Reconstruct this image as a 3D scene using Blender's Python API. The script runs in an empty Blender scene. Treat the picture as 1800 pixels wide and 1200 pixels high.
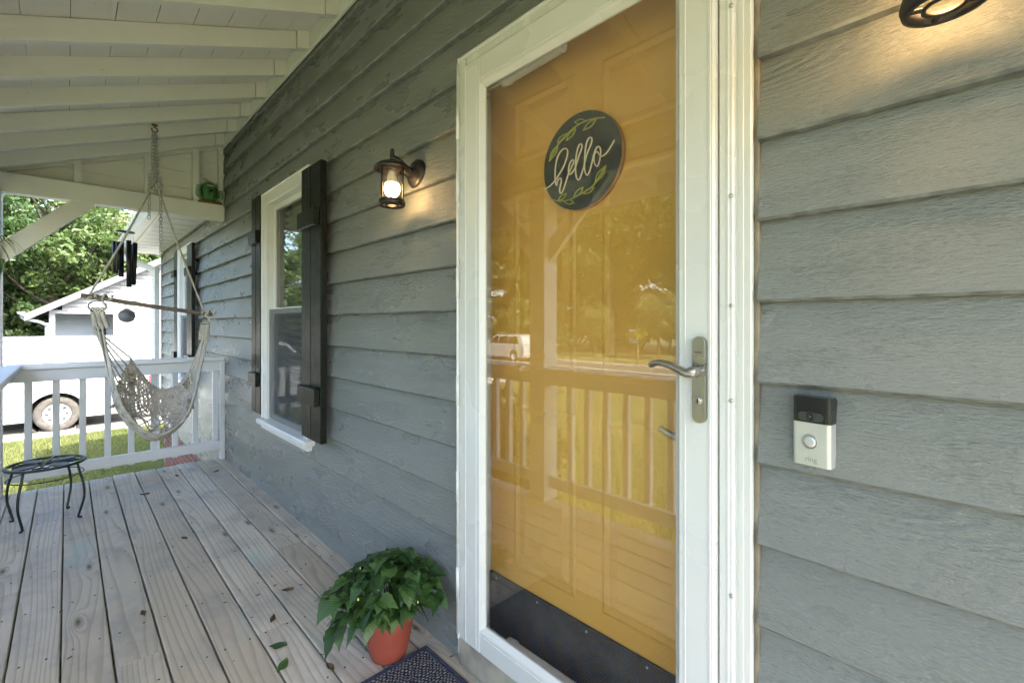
import bpy, bmesh, math, random
from mathutils import Vector, Matrix, noise as mnoise

# ------------------------------------------------------------------ camera, sky, sun, exposure
scene = bpy.context.scene
C = scene.collection
R = math.radians

cam_d = bpy.data.cameras.new('camera')
cam_d.lens = 16.16
cam_d.sensor_width = 36.0
cam_d.shift_y = -0.0178
cam_d.clip_start = 0.02
cam_d.clip_end = 2000
cam = bpy.data.objects.new('camera', cam_d)
cam.location = (0.0, -1.0, 1.165)
cam.rotation_euler = (R(90), 0, R(45.94))
C.objects.link(cam)
scene.camera = cam

SUN_EL, SUN_AZ = 45.0, 74.4          # azimuth clockwise from +Y
world = bpy.data.worlds.new('World')
scene.world = world
world.use_nodes = True
wn = world.node_tree
for n in list(wn.nodes):
    wn.nodes.remove(n)
w_out = wn.nodes.new('ShaderNodeOutputWorld')
w_bg = wn.nodes.new('ShaderNodeBackground')
w_sky = wn.nodes.new('ShaderNodeTexSky')
w_sky.sky_type = 'NISHITA'
w_sky.sun_disc = False
w_sky.sun_elevation = R(SUN_EL)
w_sky.sun_rotation = R(SUN_AZ)
w_sky.air_density = 1.0
w_sky.dust_density = 2.5
w_sky.ozone_density = 1.0
w_bg.inputs['Strength'].default_value = 0.15
wn.links.new(w_sky.outputs[0], w_bg.inputs[0])
wn.links.new(w_bg.outputs[0], w_out.inputs[0])

sun_d = bpy.data.lights.new('sun', 'SUN')
sun_d.energy = 2.0
sun_d.angle = R(0.55)
sun_d.color = (1.0, 0.95, 0.86)
sun = bpy.data.objects.new('sun', sun_d)
sv = Vector((math.sin(R(SUN_AZ)) * math.cos(R(SUN_EL)), math.cos(R(SUN_AZ)) * math.cos(R(SUN_EL)), math.sin(R(SUN_EL))))
sun.rotation_euler = sv.to_track_quat('Z', 'Y').to_euler()
sun.location = (20, 10, 30)
C.objects.link(sun)

vs = scene.view_settings
vs.view_transform = 'Standard'
vs.look = 'None'
vs.gamma = 1.0
vs.use_curve_mapping = False
vs.exposure = 2.95
vs.use_white_balance = True            # camera balanced for open shade
vs.white_balance_temperature = 6600
vs.white_balance_tint = 10
scene.render.engine = 'CYCLES'
cy = scene.cycles
cy.use_denoising = True
cy.denoising_prefilter = 'ACCURATE'
cy.denoising_quality = 'HIGH'
cy.max_bounces = 6
cy.diffuse_bounces = 4
cy.glossy_bounces = 3
cy.transmission_bounces = 3
cy.transparent_max_bounces = 8
cy.use_adaptive_sampling = True
cy.adaptive_threshold = 0.03
cy.caustics_reflective = False
cy.caustics_refractive = False
cy.sample_clamp_indirect = 8.0

# ------------------------------------------------------------------ node helpers
def new_mat(name):
    m = bpy.data.materials.new(name)
    m.use_nodes = True
    nt = m.node_tree
    b = nt.nodes.get('Principled BSDF')
    return m, nt, b

def setin(nt, node, key, v):
    s = node.inputs[key]
    if hasattr(v, 'is_output') or isinstance(v, bpy.types.NodeSocket):
        nt.links.new(v, s)
    else:
        s.default_value = v

def mth(nt, op, a, b=None, c=None, clamp=False):
    n = nt.nodes.new('ShaderNodeMath')
    n.operation = op
    n.use_clamp = clamp
    for i, v in enumerate((a, b, c)):
        if v is not None:
            setin(nt, n, i, v)
    return n.outputs[0]

def vmul(nt, v, s):
    n = nt.nodes.new('ShaderNodeVectorMath')
    n.operation = 'MULTIPLY'
    nt.links.new(v, n.inputs[0])
    n.inputs[1].default_value = s
    return n.outputs[0]

def vadd(nt, a, b):
    n = nt.nodes.new('ShaderNodeVectorMath')
    n.operation = 'ADD'
    setin(nt, n, 0, a)
    setin(nt, n, 1, b)
    return n.outputs[0]

def noise(nt, v, scale=1.0, detail=3.0, rough=0.55, dist=0.0):
    n = nt.nodes.new('ShaderNodeTexNoise')
    nt.links.new(v, n.inputs['Vector'])
    n.inputs['Scale'].default_value = scale
    n.inputs['Detail'].default_value = detail
    n.inputs['Roughness'].default_value = rough
    n.inputs['Distortion'].default_value = dist
    return n.outputs[0]

def voro(nt, v, scale=1.0, out='Distance', feature='F1', rand=1.0):
    n = nt.nodes.new('ShaderNodeTexVoronoi')
    n.feature = feature
    nt.links.new(v, n.inputs['Vector'])
    n.inputs['Scale'].default_value = scale
    n.inputs['Randomness'].default_value = rand
    return n.outputs[out]

def ramp(nt, f, stops, interp='LINEAR'):
    n = nt.nodes.new('ShaderNodeValToRGB')
    cr = n.color_ramp
    cr.interpolation = interp
    while len(cr.elements) < len(stops):
        cr.elements.new(0.5)
    for e, (p, c) in zip(cr.elements, stops):
        e.position = p
        e.color = (c[0], c[1], c[2], 1) if not isinstance(c, (int, float)) else (c, c, c, 1)
    nt.links.new(f, n.inputs[0])
    return n.outputs[0]

def mix(nt, f, a, b, mode='MIX'):
    n = nt.nodes.new('ShaderNodeMix')
    n.data_type = 'RGBA'
    n.blend_type = mode
    n.clamp_factor = True
    setin(nt, n, 0, f)
    for i, v in ((6, a), (7, b)):
        if isinstance(v, (tuple, list)):
            n.inputs[i].default_value = (v[0], v[1], v[2], 1)
        else:
            nt.links.new(v, n.inputs[i])
    return n.outputs[2]

def maprange(nt, f, a, b, c=0.0, d=1.0):
    n = nt.nodes.new('ShaderNodeMapRange')
    nt.links.new(f, n.inputs[0])
    for i, v in enumerate((a, b, c, d)):
        n.inputs[i + 1].default_value = v
    return n.outputs[0]

def bump(nt, h, strength, dist, prev=None):
    n = nt.nodes.new('ShaderNodeBump')
    n.inputs['Strength'].default_value = strength
    n.inputs['Distance'].default_value = dist
    nt.links.new(h, n.inputs['Height'])
    if prev is not None:
        nt.links.new(prev, n.inputs['Normal'])
    return n.outputs[0]

def coords(nt, rnd=(0, 0, 0), kind='Object'):
    t = nt.nodes.new('ShaderNodeTexCoord')
    v = t.outputs[kind]
    if any(rnd):
        oi = nt.nodes.new('ShaderNodeObjectInfo')
        c = nt.nodes.new('ShaderNodeCombineXYZ')
        for i in range(3):
            nt.links.new(mth(nt, 'MULTIPLY', oi.outputs['Random'], rnd[i]), c.inputs[i])
        v = vadd(nt, v, c.outputs[0])
    return v

def sep(nt, v):
    n = nt.nodes.new('ShaderNodeSeparateXYZ')
    nt.links.new(v, n.inputs[0])
    return n.outputs

def orand(nt):
    return nt.nodes.new('ShaderNodeObjectInfo').outputs['Random']

MAT = {}

def plain(name, col, rough=0.5, metal=0.0, var=0.06, nscale=8.0, bmp=0.0, bscale=40.0, bdist=0.002, spec=0.5, coat=0.0):
    m, nt, b = new_mat(name)
    v = coords(nt, (13, 7, 5))
    n1 = noise(nt, v, nscale, 2)
    c = mix(nt, maprange(nt, n1, 0.3, 0.7), tuple(x * (1 - var) for x in col), tuple(min(1, x * (1 + var)) for x in col))
    nt.links.new(c, b.inputs['Base Color'])
    nt.links.new(maprange(nt, n1, 0.25, 0.75, max(0.02, rough - 0.07), min(1, rough + 0.07)), b.inputs['Roughness'])
    b.inputs['Metallic'].default_value = metal
    b.inputs['Specular IOR Level'].default_value = spec
    b.inputs['Coat Weight'].default_value = coat
    if bmp:
        nt.links.new(bump(nt, noise(nt, v, bscale, 2), bmp, bdist), b.inputs['Normal'])
    MAT[name] = m
    return m

def knot_field(nt, v, sx, sy, sz, r, amt, thr):
    """sparse bell-shaped bumps where knots sit: bends the grain round them"""
    s3 = sep(nt, v)
    cb = nt.nodes.new('ShaderNodeCombineXYZ')
    nt.links.new(mth(nt, 'MULTIPLY', s3[0], sx), cb.inputs[0])
    nt.links.new(mth(nt, 'MULTIPLY', s3[1 if sy else 2], sy or sz), cb.inputs[1])
    vv = cb.outputs[0]
    n = nt.nodes.new('ShaderNodeTexVoronoi')
    n.voronoi_dimensions = '2D'
    nt.links.new(vv, n.inputs['Vector'])
    n.inputs['Scale'].default_value = 1.0
    d = n.outputs['Distance']
    col = sep(nt, n.outputs['Color'])[0]
    gate = mth(nt, 'GREATER_THAN', col, thr)
    q = mth(nt, 'DIVIDE', d, r)
    bell = mth(nt, 'EXPONENT', mth(nt, 'MULTIPLY', mth(nt, 'MULTIPLY', q, q), -1.0))
    return mth(nt, 'MULTIPLY', bell, gate), d

def painted_siding(name, col, rough=0.42):
    m, nt, b = new_mat(name)
    v = coords(nt, (57, 0, 23))
    kb, d = knot_field(nt, v, 1.7, 0.0, 5.2, 0.24, 1, 0.78)
    warp = noise(nt, vmul(nt, v, (1.3, 1, 7)), 1.0, 3)
    rings = mth(nt, 'ADD', mth(nt, 'MULTIPLY', warp, 9.0), mth(nt, 'MULTIPLY', kb, 4.0))
    rings = mth(nt, 'ADD', rings, mth(nt, 'MULTIPLY', sep(nt, v)[2], 46.0))
    wave = mth(nt, 'SINE', mth(nt, 'MULTIPLY', rings, 6.2832))
    fine = noise(nt, vmul(nt, v, (34, 34, 150)), 1.0, 4, 0.7)
    saw = noise(nt, vmul(nt, v, (210, 30, 9)), 1.0, 2, 0.6)
    patch = noise(nt, vmul(nt, v, (2.2, 1, 6)), 1.0, 3)
    pm = maprange(nt, patch, 0.4, 0.65)
    h = mth(nt, 'ADD', mth(nt, 'MULTIPLY', wave, mth(nt, 'MULTIPLY', mth(nt, 'ADD', mth(nt, 'MULTIPLY', pm, 0.12), mth(nt, 'MULTIPLY', kb, 0.28)), 1.0)), mth(nt, 'MULTIPLY', fine, 1.0))
    h = mth(nt, 'ADD', h, mth(nt, 'MULTIPLY', saw, 0.12))
    lump = noise(nt, vmul(nt, v, (60, 60, 110)), 1.0, 3)
    h = mth(nt, 'ADD', h, mth(nt, 'MULTIPLY', lump, 0.5))
    h = mth(nt, 'ADD', h, mth(nt, 'MULTIPLY', noise(nt, vmul(nt, v, (75, 75, 300)), 1.0, 3, 0.7), 1.2))
    nt.links.new(bump(nt, h, 0.7, 0.0048), b.inputs['Normal'])
    dash = noise(nt, vmul(nt, v, (75, 75, 300)), 1.0, 3, 0.7)
    dens = noise(nt, vmul(nt, v, (3.0, 1, 14)), 1.0, 3)
    crack = maprange(nt, mth(nt, 'ADD', dash, mth(nt, 'MULTIPLY', dens, 0.9)), 0.72, 0.92)
    c = mix(nt, patch, tuple(x * 0.86 for x in col), tuple(x * 1.14 for x in col))
    rnd = orand(nt)
    c = mix(nt, mth(nt, 'MULTIPLY', rnd, 0.6), c, (col[0] * 0.80, col[1] * 0.79, col[2] * 0.74))
    c = mix(nt, mth(nt, 'MULTIPLY', mth(nt, 'SUBTRACT', 1.0, crack), 0.50), c, tuple(x * 0.50 for x in col))
    pale = maprange(nt, noise(nt, vmul(nt, vadd(nt, v, (4, 0, 2)), (48, 48, 210)), 1.0, 3, 0.7), 0.62, 0.74, 0, 0.35)
    c = mix(nt, pale, c, tuple(x * 1.5 for x in col))
    ringline = maprange(nt, mth(nt, 'MULTIPLY', wave, kb), 0.25, 0.6, 0, 0.18)
    c = mix(nt, ringline, c, tuple(x * 0.6 for x in col))
    nt.links.new(c, b.inputs['Base Color'])
    nt.links.new(maprange(nt, patch, 0.3, 0.7, rough - 0.08, rough + 0.1), b.inputs['Roughness'])
    b.inputs['Specular IOR Level'].default_value = 0.55
    MAT[name] = m
    return m

def deck_wood(name):
    m, nt, b = new_mat(name)
    v = coords(nt, (41, 3.1, 0))
    kb, d = knot_field(nt, v, 2.0, 7.6, 0.0, 0.17, 1, 0.55)
    core, d2 = knot_field(nt, v, 2.0, 7.6, 0.0, 0.075, 1, 0.55)
    warp = noise(nt, vmul(nt, v, (0.42, 5.0, 1)), 1.0, 2.0, 0.4)
    rings = mth(nt, 'ADD', mth(nt, 'MULTIPLY', warp, 11.0), mth(nt, 'MULTIPLY', kb, 3.2))
    rings = mth(nt, 'ADD', rings, mth(nt, 'MULTIPLY', sep(nt, v)[1], 42.0))
    fr = mth(nt, 'FRACT', rings)
    line = ramp(nt, fr, [(0.0, 0.0), (0.55, 0.12), (0.86, 1.0), (0.93, 0.9), (1.0, 0.0)])
    fib = noise(nt, vmul(nt, v, (9, 260, 9)), 1.0, 4, 0.65)
    blot = noise(nt, vmul(nt, v, (1.6, 5, 1)), 1.0, 4)
    rnd = orand(nt)
    light = mix(nt, blot, (0.58, 0.515, 0.42), (0.78, 0.72, 0.625))
    light = mix(nt, mth(nt, 'MULTIPLY', rnd, 0.85), light, (0.46, 0.39, 0.29))
    c = mix(nt, mth(nt, 'MULTIPLY', line, 0.48), light, (0.27, 0.22, 0.165))
    c = mix(nt, maprange(nt, fib, 0.35, 0.7, 0.0, 0.22), c, (0.30, 0.26, 0.21))
    # weathered grey and dirt blotches with their own outline
    dirt = maprange(nt, noise(nt, vmul(nt, v, (3, 4, 1)), 1.0, 6, 0.65), 0.46, 0.70, 0, 0.75)
    c = mix(nt, dirt, c, (0.28, 0.265, 0.25))
    # faint rubbed-in chalk: teal and pink
    ch = maprange(nt, noise(nt, vmul(nt, vadd(nt, v, (7.3, 2.2, 0)), (2.1, 3.4, 1)), 1.0, 3), 0.62, 0.74, 0, 0.42)
    c = mix(nt, ch, c, (0.30, 0.47, 0.44))
    ch2 = maprange(nt, noise(nt, vmul(nt, vadd(nt, v, (1.3, 9.2, 0)), (2.6, 4.2, 1)), 1.0, 3), 0.66, 0.78, 0, 0.42)
    c = mix(nt, ch2, c, (0.56, 0.33, 0.32))
    c = mix(nt, mth(nt, 'MULTIPLY', core, 0.95), c, (0.10, 0.06, 0.032))
    nt.links.new(c, b.inputs['Base Color'])
    b.inputs['Roughness'].default_value = 0.62
    b.inputs['Specular IOR Level'].default_value = 0.4
    h = mth(nt, 'ADD', mth(nt, 'MULTIPLY', line, -0.5), mth(nt, 'MULTIPLY', fib, 0.5))
    nt.links.new(bump(nt, h, 0.5, 0.0018), b.inputs['Normal'])
    MAT[name] = m
    return m

def painted_wood(name, col, rough=0.45, axis='y', bmp=0.35):
    m, nt, b = new_mat(name)
    v = coords(nt, (31, 17, 9))
    s = {'x': (5, 90, 90), 'y': (90, 5, 90), 'z': (90, 90, 5)}[axis]
    g = noise(nt, vmul(nt, v, s), 1.0, 4, 0.6)
    bl = noise(nt, v, 3.5, 4)
    c = mix(nt, bl, tuple(x * 0.92 for x in col), tuple(min(1, x * 1.05) for x in col))
    spot = maprange(nt, noise(nt, v, 22.0, 2), 0.74, 0.8, 0, 0.5)
    c = mix(nt, spot, c, tuple(x * 0.55 for x in col))
    nt.links.new(c, b.inputs['Base Color'])
    nt.links.new(maprange(nt, bl, 0.3, 0.7, rough - 0.06, rough + 0.08), b.inputs['Roughness'])
    nt.links.new(bump(nt, mth(nt, 'ADD', g, mth(nt, 'MULTIPLY', noise(nt, v, 30, 3), 0.5)), bmp, 0.0016), b.inputs['Normal'])
    MAT[name] = m
    return m

def glass_mat(name, ior=1.6, tint=(1, 1, 1), grime=0.0):
    m, nt, b = new_mat(name)
    nt.nodes.remove(b)
    out = nt.nodes['Material Output']
    tr = nt.nodes.new('ShaderNodeBsdfTransparent')
    tr.inputs[0].default_value = (*tint, 1)
    gl = nt.nodes.new('ShaderNodeBsdfGlossy')
    gl.inputs['Roughness'].default_value = 0.004
    lw = nt.nodes.new('ShaderNodeLayerWeight')      # facing: same from both sides of the sheet
    lw.inputs[0].default_value = 0.5
    f0 = ((ior - 1) / (ior + 1)) ** 2
    fac = mth(nt, 'ADD', f0, mth(nt, 'MULTIPLY', mth(nt, 'POWER', lw.outputs['Facing'], 5.0), 1 - f0))
    mx = nt.nodes.new('ShaderNodeMixShader')
    nt.links.new(fac, mx.inputs[0])
    nt.links.new(tr.outputs[0], mx.inputs[1])
    nt.links.new(gl.outputs[0], mx.inputs[2])
    last = mx.outputs[0]
    if grime:
        df = nt.nodes.new('ShaderNodeBsdfDiffuse')
        df.inputs[0].default_value = (0.6, 0.58, 0.5, 1)
        v = coords(nt)
        g = maprange(nt, noise(nt, v, 5.0, 5), 0.45, 0.8, 0, grime)
        m2 = nt.nodes.new('ShaderNodeMixShader')
        nt.links.new(g, m2.inputs[0])
        nt.links.new(last, m2.inputs[1])
        nt.links.new(df.outputs[0], m2.inputs[2])
        last = m2.outputs[0]
    nt.links.new(last, out.inputs[0])
    MAT[name] = m
    return m

def leaf_mat(name, c1, c2, rough=0.45, trans=0.35, scale=1.2, vein=False):
    m, nt, b = new_mat(name)
    out = nt.nodes['Material Output']
    v = coords(nt, (19, 5, 11))
    f = noise(nt, v, scale, 3)
    f = mth(nt, 'ADD', mth(nt, 'MULTIPLY', f, 0.7), mth(nt, 'MULTIPLY', orand(nt), 0.3))
    c = mix(nt, maprange(nt, f, 0.3, 0.7), c1, c2)
    nt.links.new(c, b.inputs['Base Color'])
    b.inputs['Roughness'].default_value = rough
    if vein:
        t = sep(nt, coords(nt))
        vv = mth(nt, 'SINE', mth(nt, 'MULTIPLY', mth(nt, 'ADD', t[0], mth(nt, 'MULTIPLY', mth(nt, 'ABSOLUTE', t[1]), -0.9)), 760.0))
        nt.links.new(bump(nt, vv, 0.35, 0.0008), b.inputs['Normal'])
    tl = nt.nodes.new('ShaderNodeBsdfTranslucent')
    nt.links.new(mix(nt, 0.5, c, (c2[0] * 1.6, c2[1] * 1.6, c2[2] * 0.8)), tl.inputs[0])
    mx = nt.nodes.new('ShaderNodeMixShader')
    mx.inputs[0].default_value = trans
    nt.links.new(b.outputs[0], mx.inputs[1])
    nt.links.new(tl.outputs[0], mx.inputs[2])
    nt.links.new(mx.outputs[0], out.inputs[0])
    MAT[name] = m
    return m

# ------------------------------------------------------------------ materials
painted_siding('siding', (0.214, 0.230, 0.220), 0.29)
plain('siding_edge', (0.15, 0.162, 0.152), 0.7, var=0.4, nscale=30)  # darker tone paints the lap shadow on board edges; nail heads share it
deck_wood('deck')
painted_wood('white_trim', (0.61, 0.62, 0.585), 0.34, 'z', 0.12)
painted_wood('ceiling_paint', (0.76, 0.77, 0.725), 0.5, 'y', 0.3)
painted_wood('ceiling_board', (0.76, 0.77, 0.725), 0.5, 'x', 0.3)
painted_wood('rail_x', (0.60, 0.63, 0.64), 0.42, 'x', 0.2)
painted_wood('rail_y', (0.60, 0.63, 0.64), 0.42, 'y', 0.2)
painted_wood('rail_z', (0.60, 0.63, 0.64), 0.42, 'z', 0.2)
plain('storm_white', (0.61, 0.62, 0.595), 0.28, var=0.02, nscale=3)
plain('vinyl_white', (0.72, 0.72, 0.69), 0.35, var=0.03)
plain('mustard', (0.72, 0.400, 0.078), 0.45, var=0.04, nscale=2.0, bmp=0.08, bscale=120, bdist=0.001)
plain('kick_black', (0.055, 0.057, 0.055), 0.42, var=0.35, nscale=14, bmp=0.15, bscale=90)
plain('nickel', (0.42, 0.405, 0.36), 0.30, 1.0, var=0.05)
plain('nickel_dark', (0.03, 0.03, 0.028), 0.4, 0.6)
plain('screw', (0.5, 0.5, 0.48), 0.35, 0.8)
plain('lamp_bronze', (0.014, 0.012, 0.010), 0.40, 0.2, var=0.2, nscale=30, bmp=0.1, bscale=150)
plain('bulb_base', (0.75, 0.68, 0.56), 0.5)
plain('caulk', (0.20, 0.17, 0.12), 0.7, var=0.3, nscale=20, bmp=0.4, bscale=60)
plain('sheathing', (0.12, 0.12, 0.11), 0.8)
plain('roof_shingle', (0.07, 0.066, 0.06), 0.9, var=0.4, nscale=30, bmp=0.5, bscale=30, bdist=0.01)
plain('old_wood', (0.34, 0.31, 0.25), 0.75, var=0.35, nscale=9, bmp=0.5, bscale=50)
plain('dark_inside', (0.015, 0.015, 0.015), 0.9)
plain('blind', (0.60, 0.60, 0.57), 0.6)
plain('room_wall', (0.10, 0.10, 0.095), 0.9)
plain('iron', (0.018, 0.024, 0.02), 0.42, 0.35, var=0.3, nscale=25, bmp=0.2, bscale=120)
plain('chime_black', (0.022, 0.024, 0.026), 0.35, 0.5)
plain('chime_disc', (0.17, 0.18, 0.19), 0.45, 0.2)
plain('thread', (0.05, 0.05, 0.05), 0.8)
plain('rust', (0.24, 0.10, 0.025), 0.75, 0.4, var=0.5, nscale=60)
plain('zinc', (0.42, 0.42, 0.40), 0.42, 0.9, var=0.15, nscale=40)
plain('rope', (0.44, 0.42, 0.37), 0.85, var=0.22, nscale=24, bmp=0.7, bscale=260, bdist=0.003)
plain('rope_old', (0.30, 0.26, 0.18), 0.9, var=0.5, nscale=40, bmp=0.7, bscale=200, bdist=0.003)
plain('stick', (0.16, 0.125, 0.10), 0.6, var=0.3, nscale=14, bmp=0.3, bscale=60)
plain('terracotta', (0.27, 0.055, 0.032), 0.66, var=0.28, nscale=5, bmp=0.12, bscale=70)
plain('soil', (0.03, 0.02, 0.013), 0.95, var=0.5, nscale=40, bmp=0.8, bscale=60, bdist=0.006)
plain('stem', (0.05, 0.075, 0.025), 0.6)
plain('petal', (0.72, 0.28, 0.22), 0.5, var=0.2, nscale=60)
plain('bud', (0.45, 0.50, 0.14), 0.5)
plain('dead_leaf', (0.10, 0.055, 0.025), 0.8, var=0.4, nscale=50)
plain('bird_green', (0.045, 0.17, 0.04), 0.38, var=0.5, nscale=25, bmp=0.2, bscale=60)
plain('bird_pale', (0.22, 0.36, 0.22), 0.5, var=0.25, nscale=25)
plain('bird_tag', (0.62, 0.60, 0.48), 0.6, var=0.2, nscale=60)
plain('sign_black', (0.022, 0.030, 0.034), 0.5, var=0.3, nscale=12, bmp=0.25, bscale=50)
plain('sign_edge', (0.42, 0.22, 0.10), 0.7, var=0.35, nscale=40, bmp=0.3, bscale=90)
plain('sign_cream', (0.80, 0.70, 0.52), 0.6)
plain('sign_leaf', (0.42, 0.44, 0.06), 0.6)
plain('bell_silver', (0.58, 0.59, 0.57), 0.33, 0.55, var=0.03)
plain('bell_black', (0.012, 0.013, 0.013), 0.12, 0.0, var=0.2)
plain('bell_lens', (0.05, 0.055, 0.055), 0.35, 0.3)
plain('bell_text', (0.36, 0.36, 0.31), 0.45, 0.3)
plain('truck_white', (0.50, 0.51, 0.50), 0.25, var=0.02, nscale=2, coat=0.4)
plain('truck_trim', (0.05, 0.05, 0.05), 0.6)
plain('tyre', (0.085, 0.078, 0.07), 0.9, var=0.3, nscale=12, bmp=0.3, bscale=60)
plain('rim_steel', (0.68, 0.68, 0.66), 0.45, 0.0, var=0.15, nscale=12)
plain('car_glass', (0.012, 0.014, 0.014), 0.06)
plain('lamp_red', (0.35, 0.02, 0.02), 0.25)
plain('concrete', (0.44, 0.40, 0.34), 0.85, var=0.25, nscale=2.5, bmp=0.4, bscale=40, bdist=0.004)
plain('asphalt', (0.11, 0.108, 0.10), 0.9, var=0.25, nscale=4, bmp=0.4, bscale=90)
plain('garage_white', (0.25, 0.255, 0.26), 0.5, var=0.03, nscale=2)
plain('garage_grey', (0.33, 0.37, 0.41), 0.6, var=0.05, nscale=3)
plain('garage_dark', (0.08, 0.09, 0.10), 0.6)
plain('garage_stone', (0.36, 0.31, 0.24), 0.8, var=0.4, nscale=12)
plain('bark', (0.085, 0.068, 0.052), 0.9, var=0.45, nscale=6, bmp=0.8, bscale=16, bdist=0.03)
plain('straw', (0.30, 0.23, 0.13), 0.9, var=0.5, nscale=30, bmp=0.8, bscale=70, bdist=0.01)
plain('deck_frame', (0.16, 0.145, 0.115), 0.8, var=0.3, nscale=10)
plain('nail', (0.045, 0.042, 0.04), 0.5, 0.5)
plain('flag_blue', (0.50, 0.58, 0.66), 0.7)
plain('brick_red', (0.20, 0.065, 0.042), 0.85, var=0.35, nscale=14, bmp=0.4, bscale=80)
plain('mortar', (0.30, 0.28, 0.25), 0.9, var=0.15, nscale=20, bmp=0.4, bscale=90)
glass_mat('storm_glass', 1.92, (0.98, 0.98, 0.97))
glass_mat('pane_glass', 1.5, (0.74, 0.77, 0.74))
def screen_mat():
    m, nt, b = new_mat('screen')
    nt.nodes.remove(b)
    tr = nt.nodes.new('ShaderNodeBsdfTransparent')
    df = nt.nodes.new('ShaderNodeBsdfDiffuse')
    df.inputs[0].default_value = (0.14, 0.145, 0.145, 1)
    mx = nt.nodes.new('ShaderNodeMixShader')
    mx.inputs[0].default_value = 0.35
    nt.links.new(tr.outputs[0], mx.inputs[1])
    nt.links.new(df.outputs[0], mx.inputs[2])
    nt.links.new(mx.outputs[0], nt.nodes['Material Output'].inputs[0])
    MAT['screen'] = m
screen_mat()
glass_mat('lamp_glass', 1.45, (0.97, 0.95, 0.92))
leaf_mat('pot_leaf', (0.020, 0.058, 0.015), (0.066, 0.140, 0.034), 0.42, 0.18, 9.0, vein=True)
leaf_mat('tree_leaf', (0.058, 0.110, 0.032), (0.130, 0.190, 0.062), 0.45, 0.30, 0.9)
leaf_mat('tree_leaf_pale', (0.14, 0.18, 0.07), (0.27, 0.30, 0.14), 0.5, 0.30, 0.9)
leaf_mat('tree_leaf_dark', (0.040, 0.085, 0.028), (0.095, 0.150, 0.045), 0.42, 0.25, 0.9)
leaf_mat('shrub_leaf', (0.030, 0.060, 0.018), (0.070, 0.105, 0.028), 0.4, 0.2, 4.0)
leaf_mat('yellow_leaf', (0.22, 0.24, 0.03), (0.34, 0.33, 0.05), 0.5, 0.3, 3.0)
leaf_mat('spider_leaf', (0.10, 0.16, 0.035), (0.30, 0.33, 0.14), 0.4, 0.25, 20.0)
leaf_mat('grass_blade', (0.10, 0.14, 0.033), (0.20, 0.21, 0.07), 0.55, 0.3, 0.8)

def striped(name):      # old painted shutters: brush-worn near-black green
    m, nt, b = new_mat(name)
    v = coords(nt, (5, 3, 40))
    g = noise(nt, vmul(nt, v, (160, 40, 14)), 1.0, 4, 0.7)
    w = noise(nt, vmul(nt, v, (25, 25, 60)), 1.0, 5, 0.7)
    c = mix(nt, maprange(nt, w, 0.45, 0.7), (0.004, 0.006, 0.004), (0.014, 0.018, 0.012))
    nt.links.new(c, b.inputs['Base Color'])
    nt.links.new(maprange(nt, g, 0.3, 0.7, 0.24, 0.5), b.inputs['Roughness'])
    b.inputs['Specular IOR Level'].default_value = 0.2
    nt.links.new(bump(nt, mth(nt, 'ADD', g, w), 0.9, 0.003), b.inputs['Normal'])
    MAT[name] = m
striped('shutter')

def mat_woven():
    m, nt, b = new_mat('doormat')
    v = coords(nt)
    nz = nt.nodes.new('ShaderNodeTexNoise')
    nt.links.new(v, nz.inputs['Vector'])
    nz.inputs['Scale'].default_value = 38.0
    v2 = vadd(nt, v, vmul(nt, vadd(nt, nz.outputs[1], (-.5, -.5, -.5)), (0.014, 0.018, 0)))
    s = sep(nt, v2)
    # cord rows with little light and dark stitches
    row = mth(nt, 'FLOOR', mth(nt, 'MULTIPLY', s[0], 105.0))
    sh = mth(nt, 'MULTIPLY', mth(nt, 'MODULO', row, 2.0), 0.5)
    ty = mth(nt, 'FRACT', mth(nt, 'ADD', mth(nt, 'MULTIPLY', s[1], 70.0), sh))
    tx = mth(nt, 'FRACT', mth(nt, 'MULTIPLY', s[0], 105.0))
    st = mth(nt, 'MULTIPLY', mth(nt, 'SINE', mth(nt, 'MULTIPLY', ty, 3.1416)), mth(nt, 'SINE', mth(nt, 'MULTIPLY', mth(nt, 'ABSOLUTE', tx), 3.1416)))
    n = noise(nt, v, 60.0, 3)
    lightness = maprange(nt, mth(nt, 'ADD', st, mth(nt, 'MULTIPLY', n, 0.5)), 0.55, 0.95)
    # stepped lozenge in rust and blue in the middle
    ax = mth(nt, 'ABSOLUTE', s[0])
    ay = mth(nt, 'ABSOLUTE', s[1])
    dm = mth(nt, 'ADD', mth(nt, 'MULTIPLY', ax, 1.0), mth(nt, 'MULTIPLY', ay, 1.25))
    band = mth(nt, 'MULTIPLY', mth(nt, 'LESS_THAN', dm, 0.46), mth(nt, 'LESS_THAN', ay, 0.2))
    ring = mth(nt, 'GREATER_THAN', mth(nt, 'FRACT', mth(nt, 'MULTIPLY', dm, 11.0)), 0.5)
    base = mix(nt, lightness, (0.025, 0.028, 0.050), (0.26, 0.255, 0.25))
    inner = mix(nt, lightness, (0.035, 0.03, 0.045), (0.40, 0.24, 0.10))
    inner2 = mix(nt, lightness, (0.02, 0.02, 0.04), (0.22, 0.24, 0.36))
    cc = mix(nt, ring, inner, inner2)
    c = mix(nt, band, base, cc)
    nt.links.new(c, b.inputs['Base Color'])
    b.inputs['Roughness'].default_value = 0.95
    b.inputs['Specular IOR Level'].default_value = 0.1
    nt.links.new(bump(nt, st, 1.0, 0.006), b.inputs['Normal'])
    MAT['doormat'] = m
    plain('mat_border', (0.035, 0.04, 0.075), 0.9, var=0.4, nscale=120, bmp=0.8, bscale=160, bdist=0.004)
mat_woven()

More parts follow.
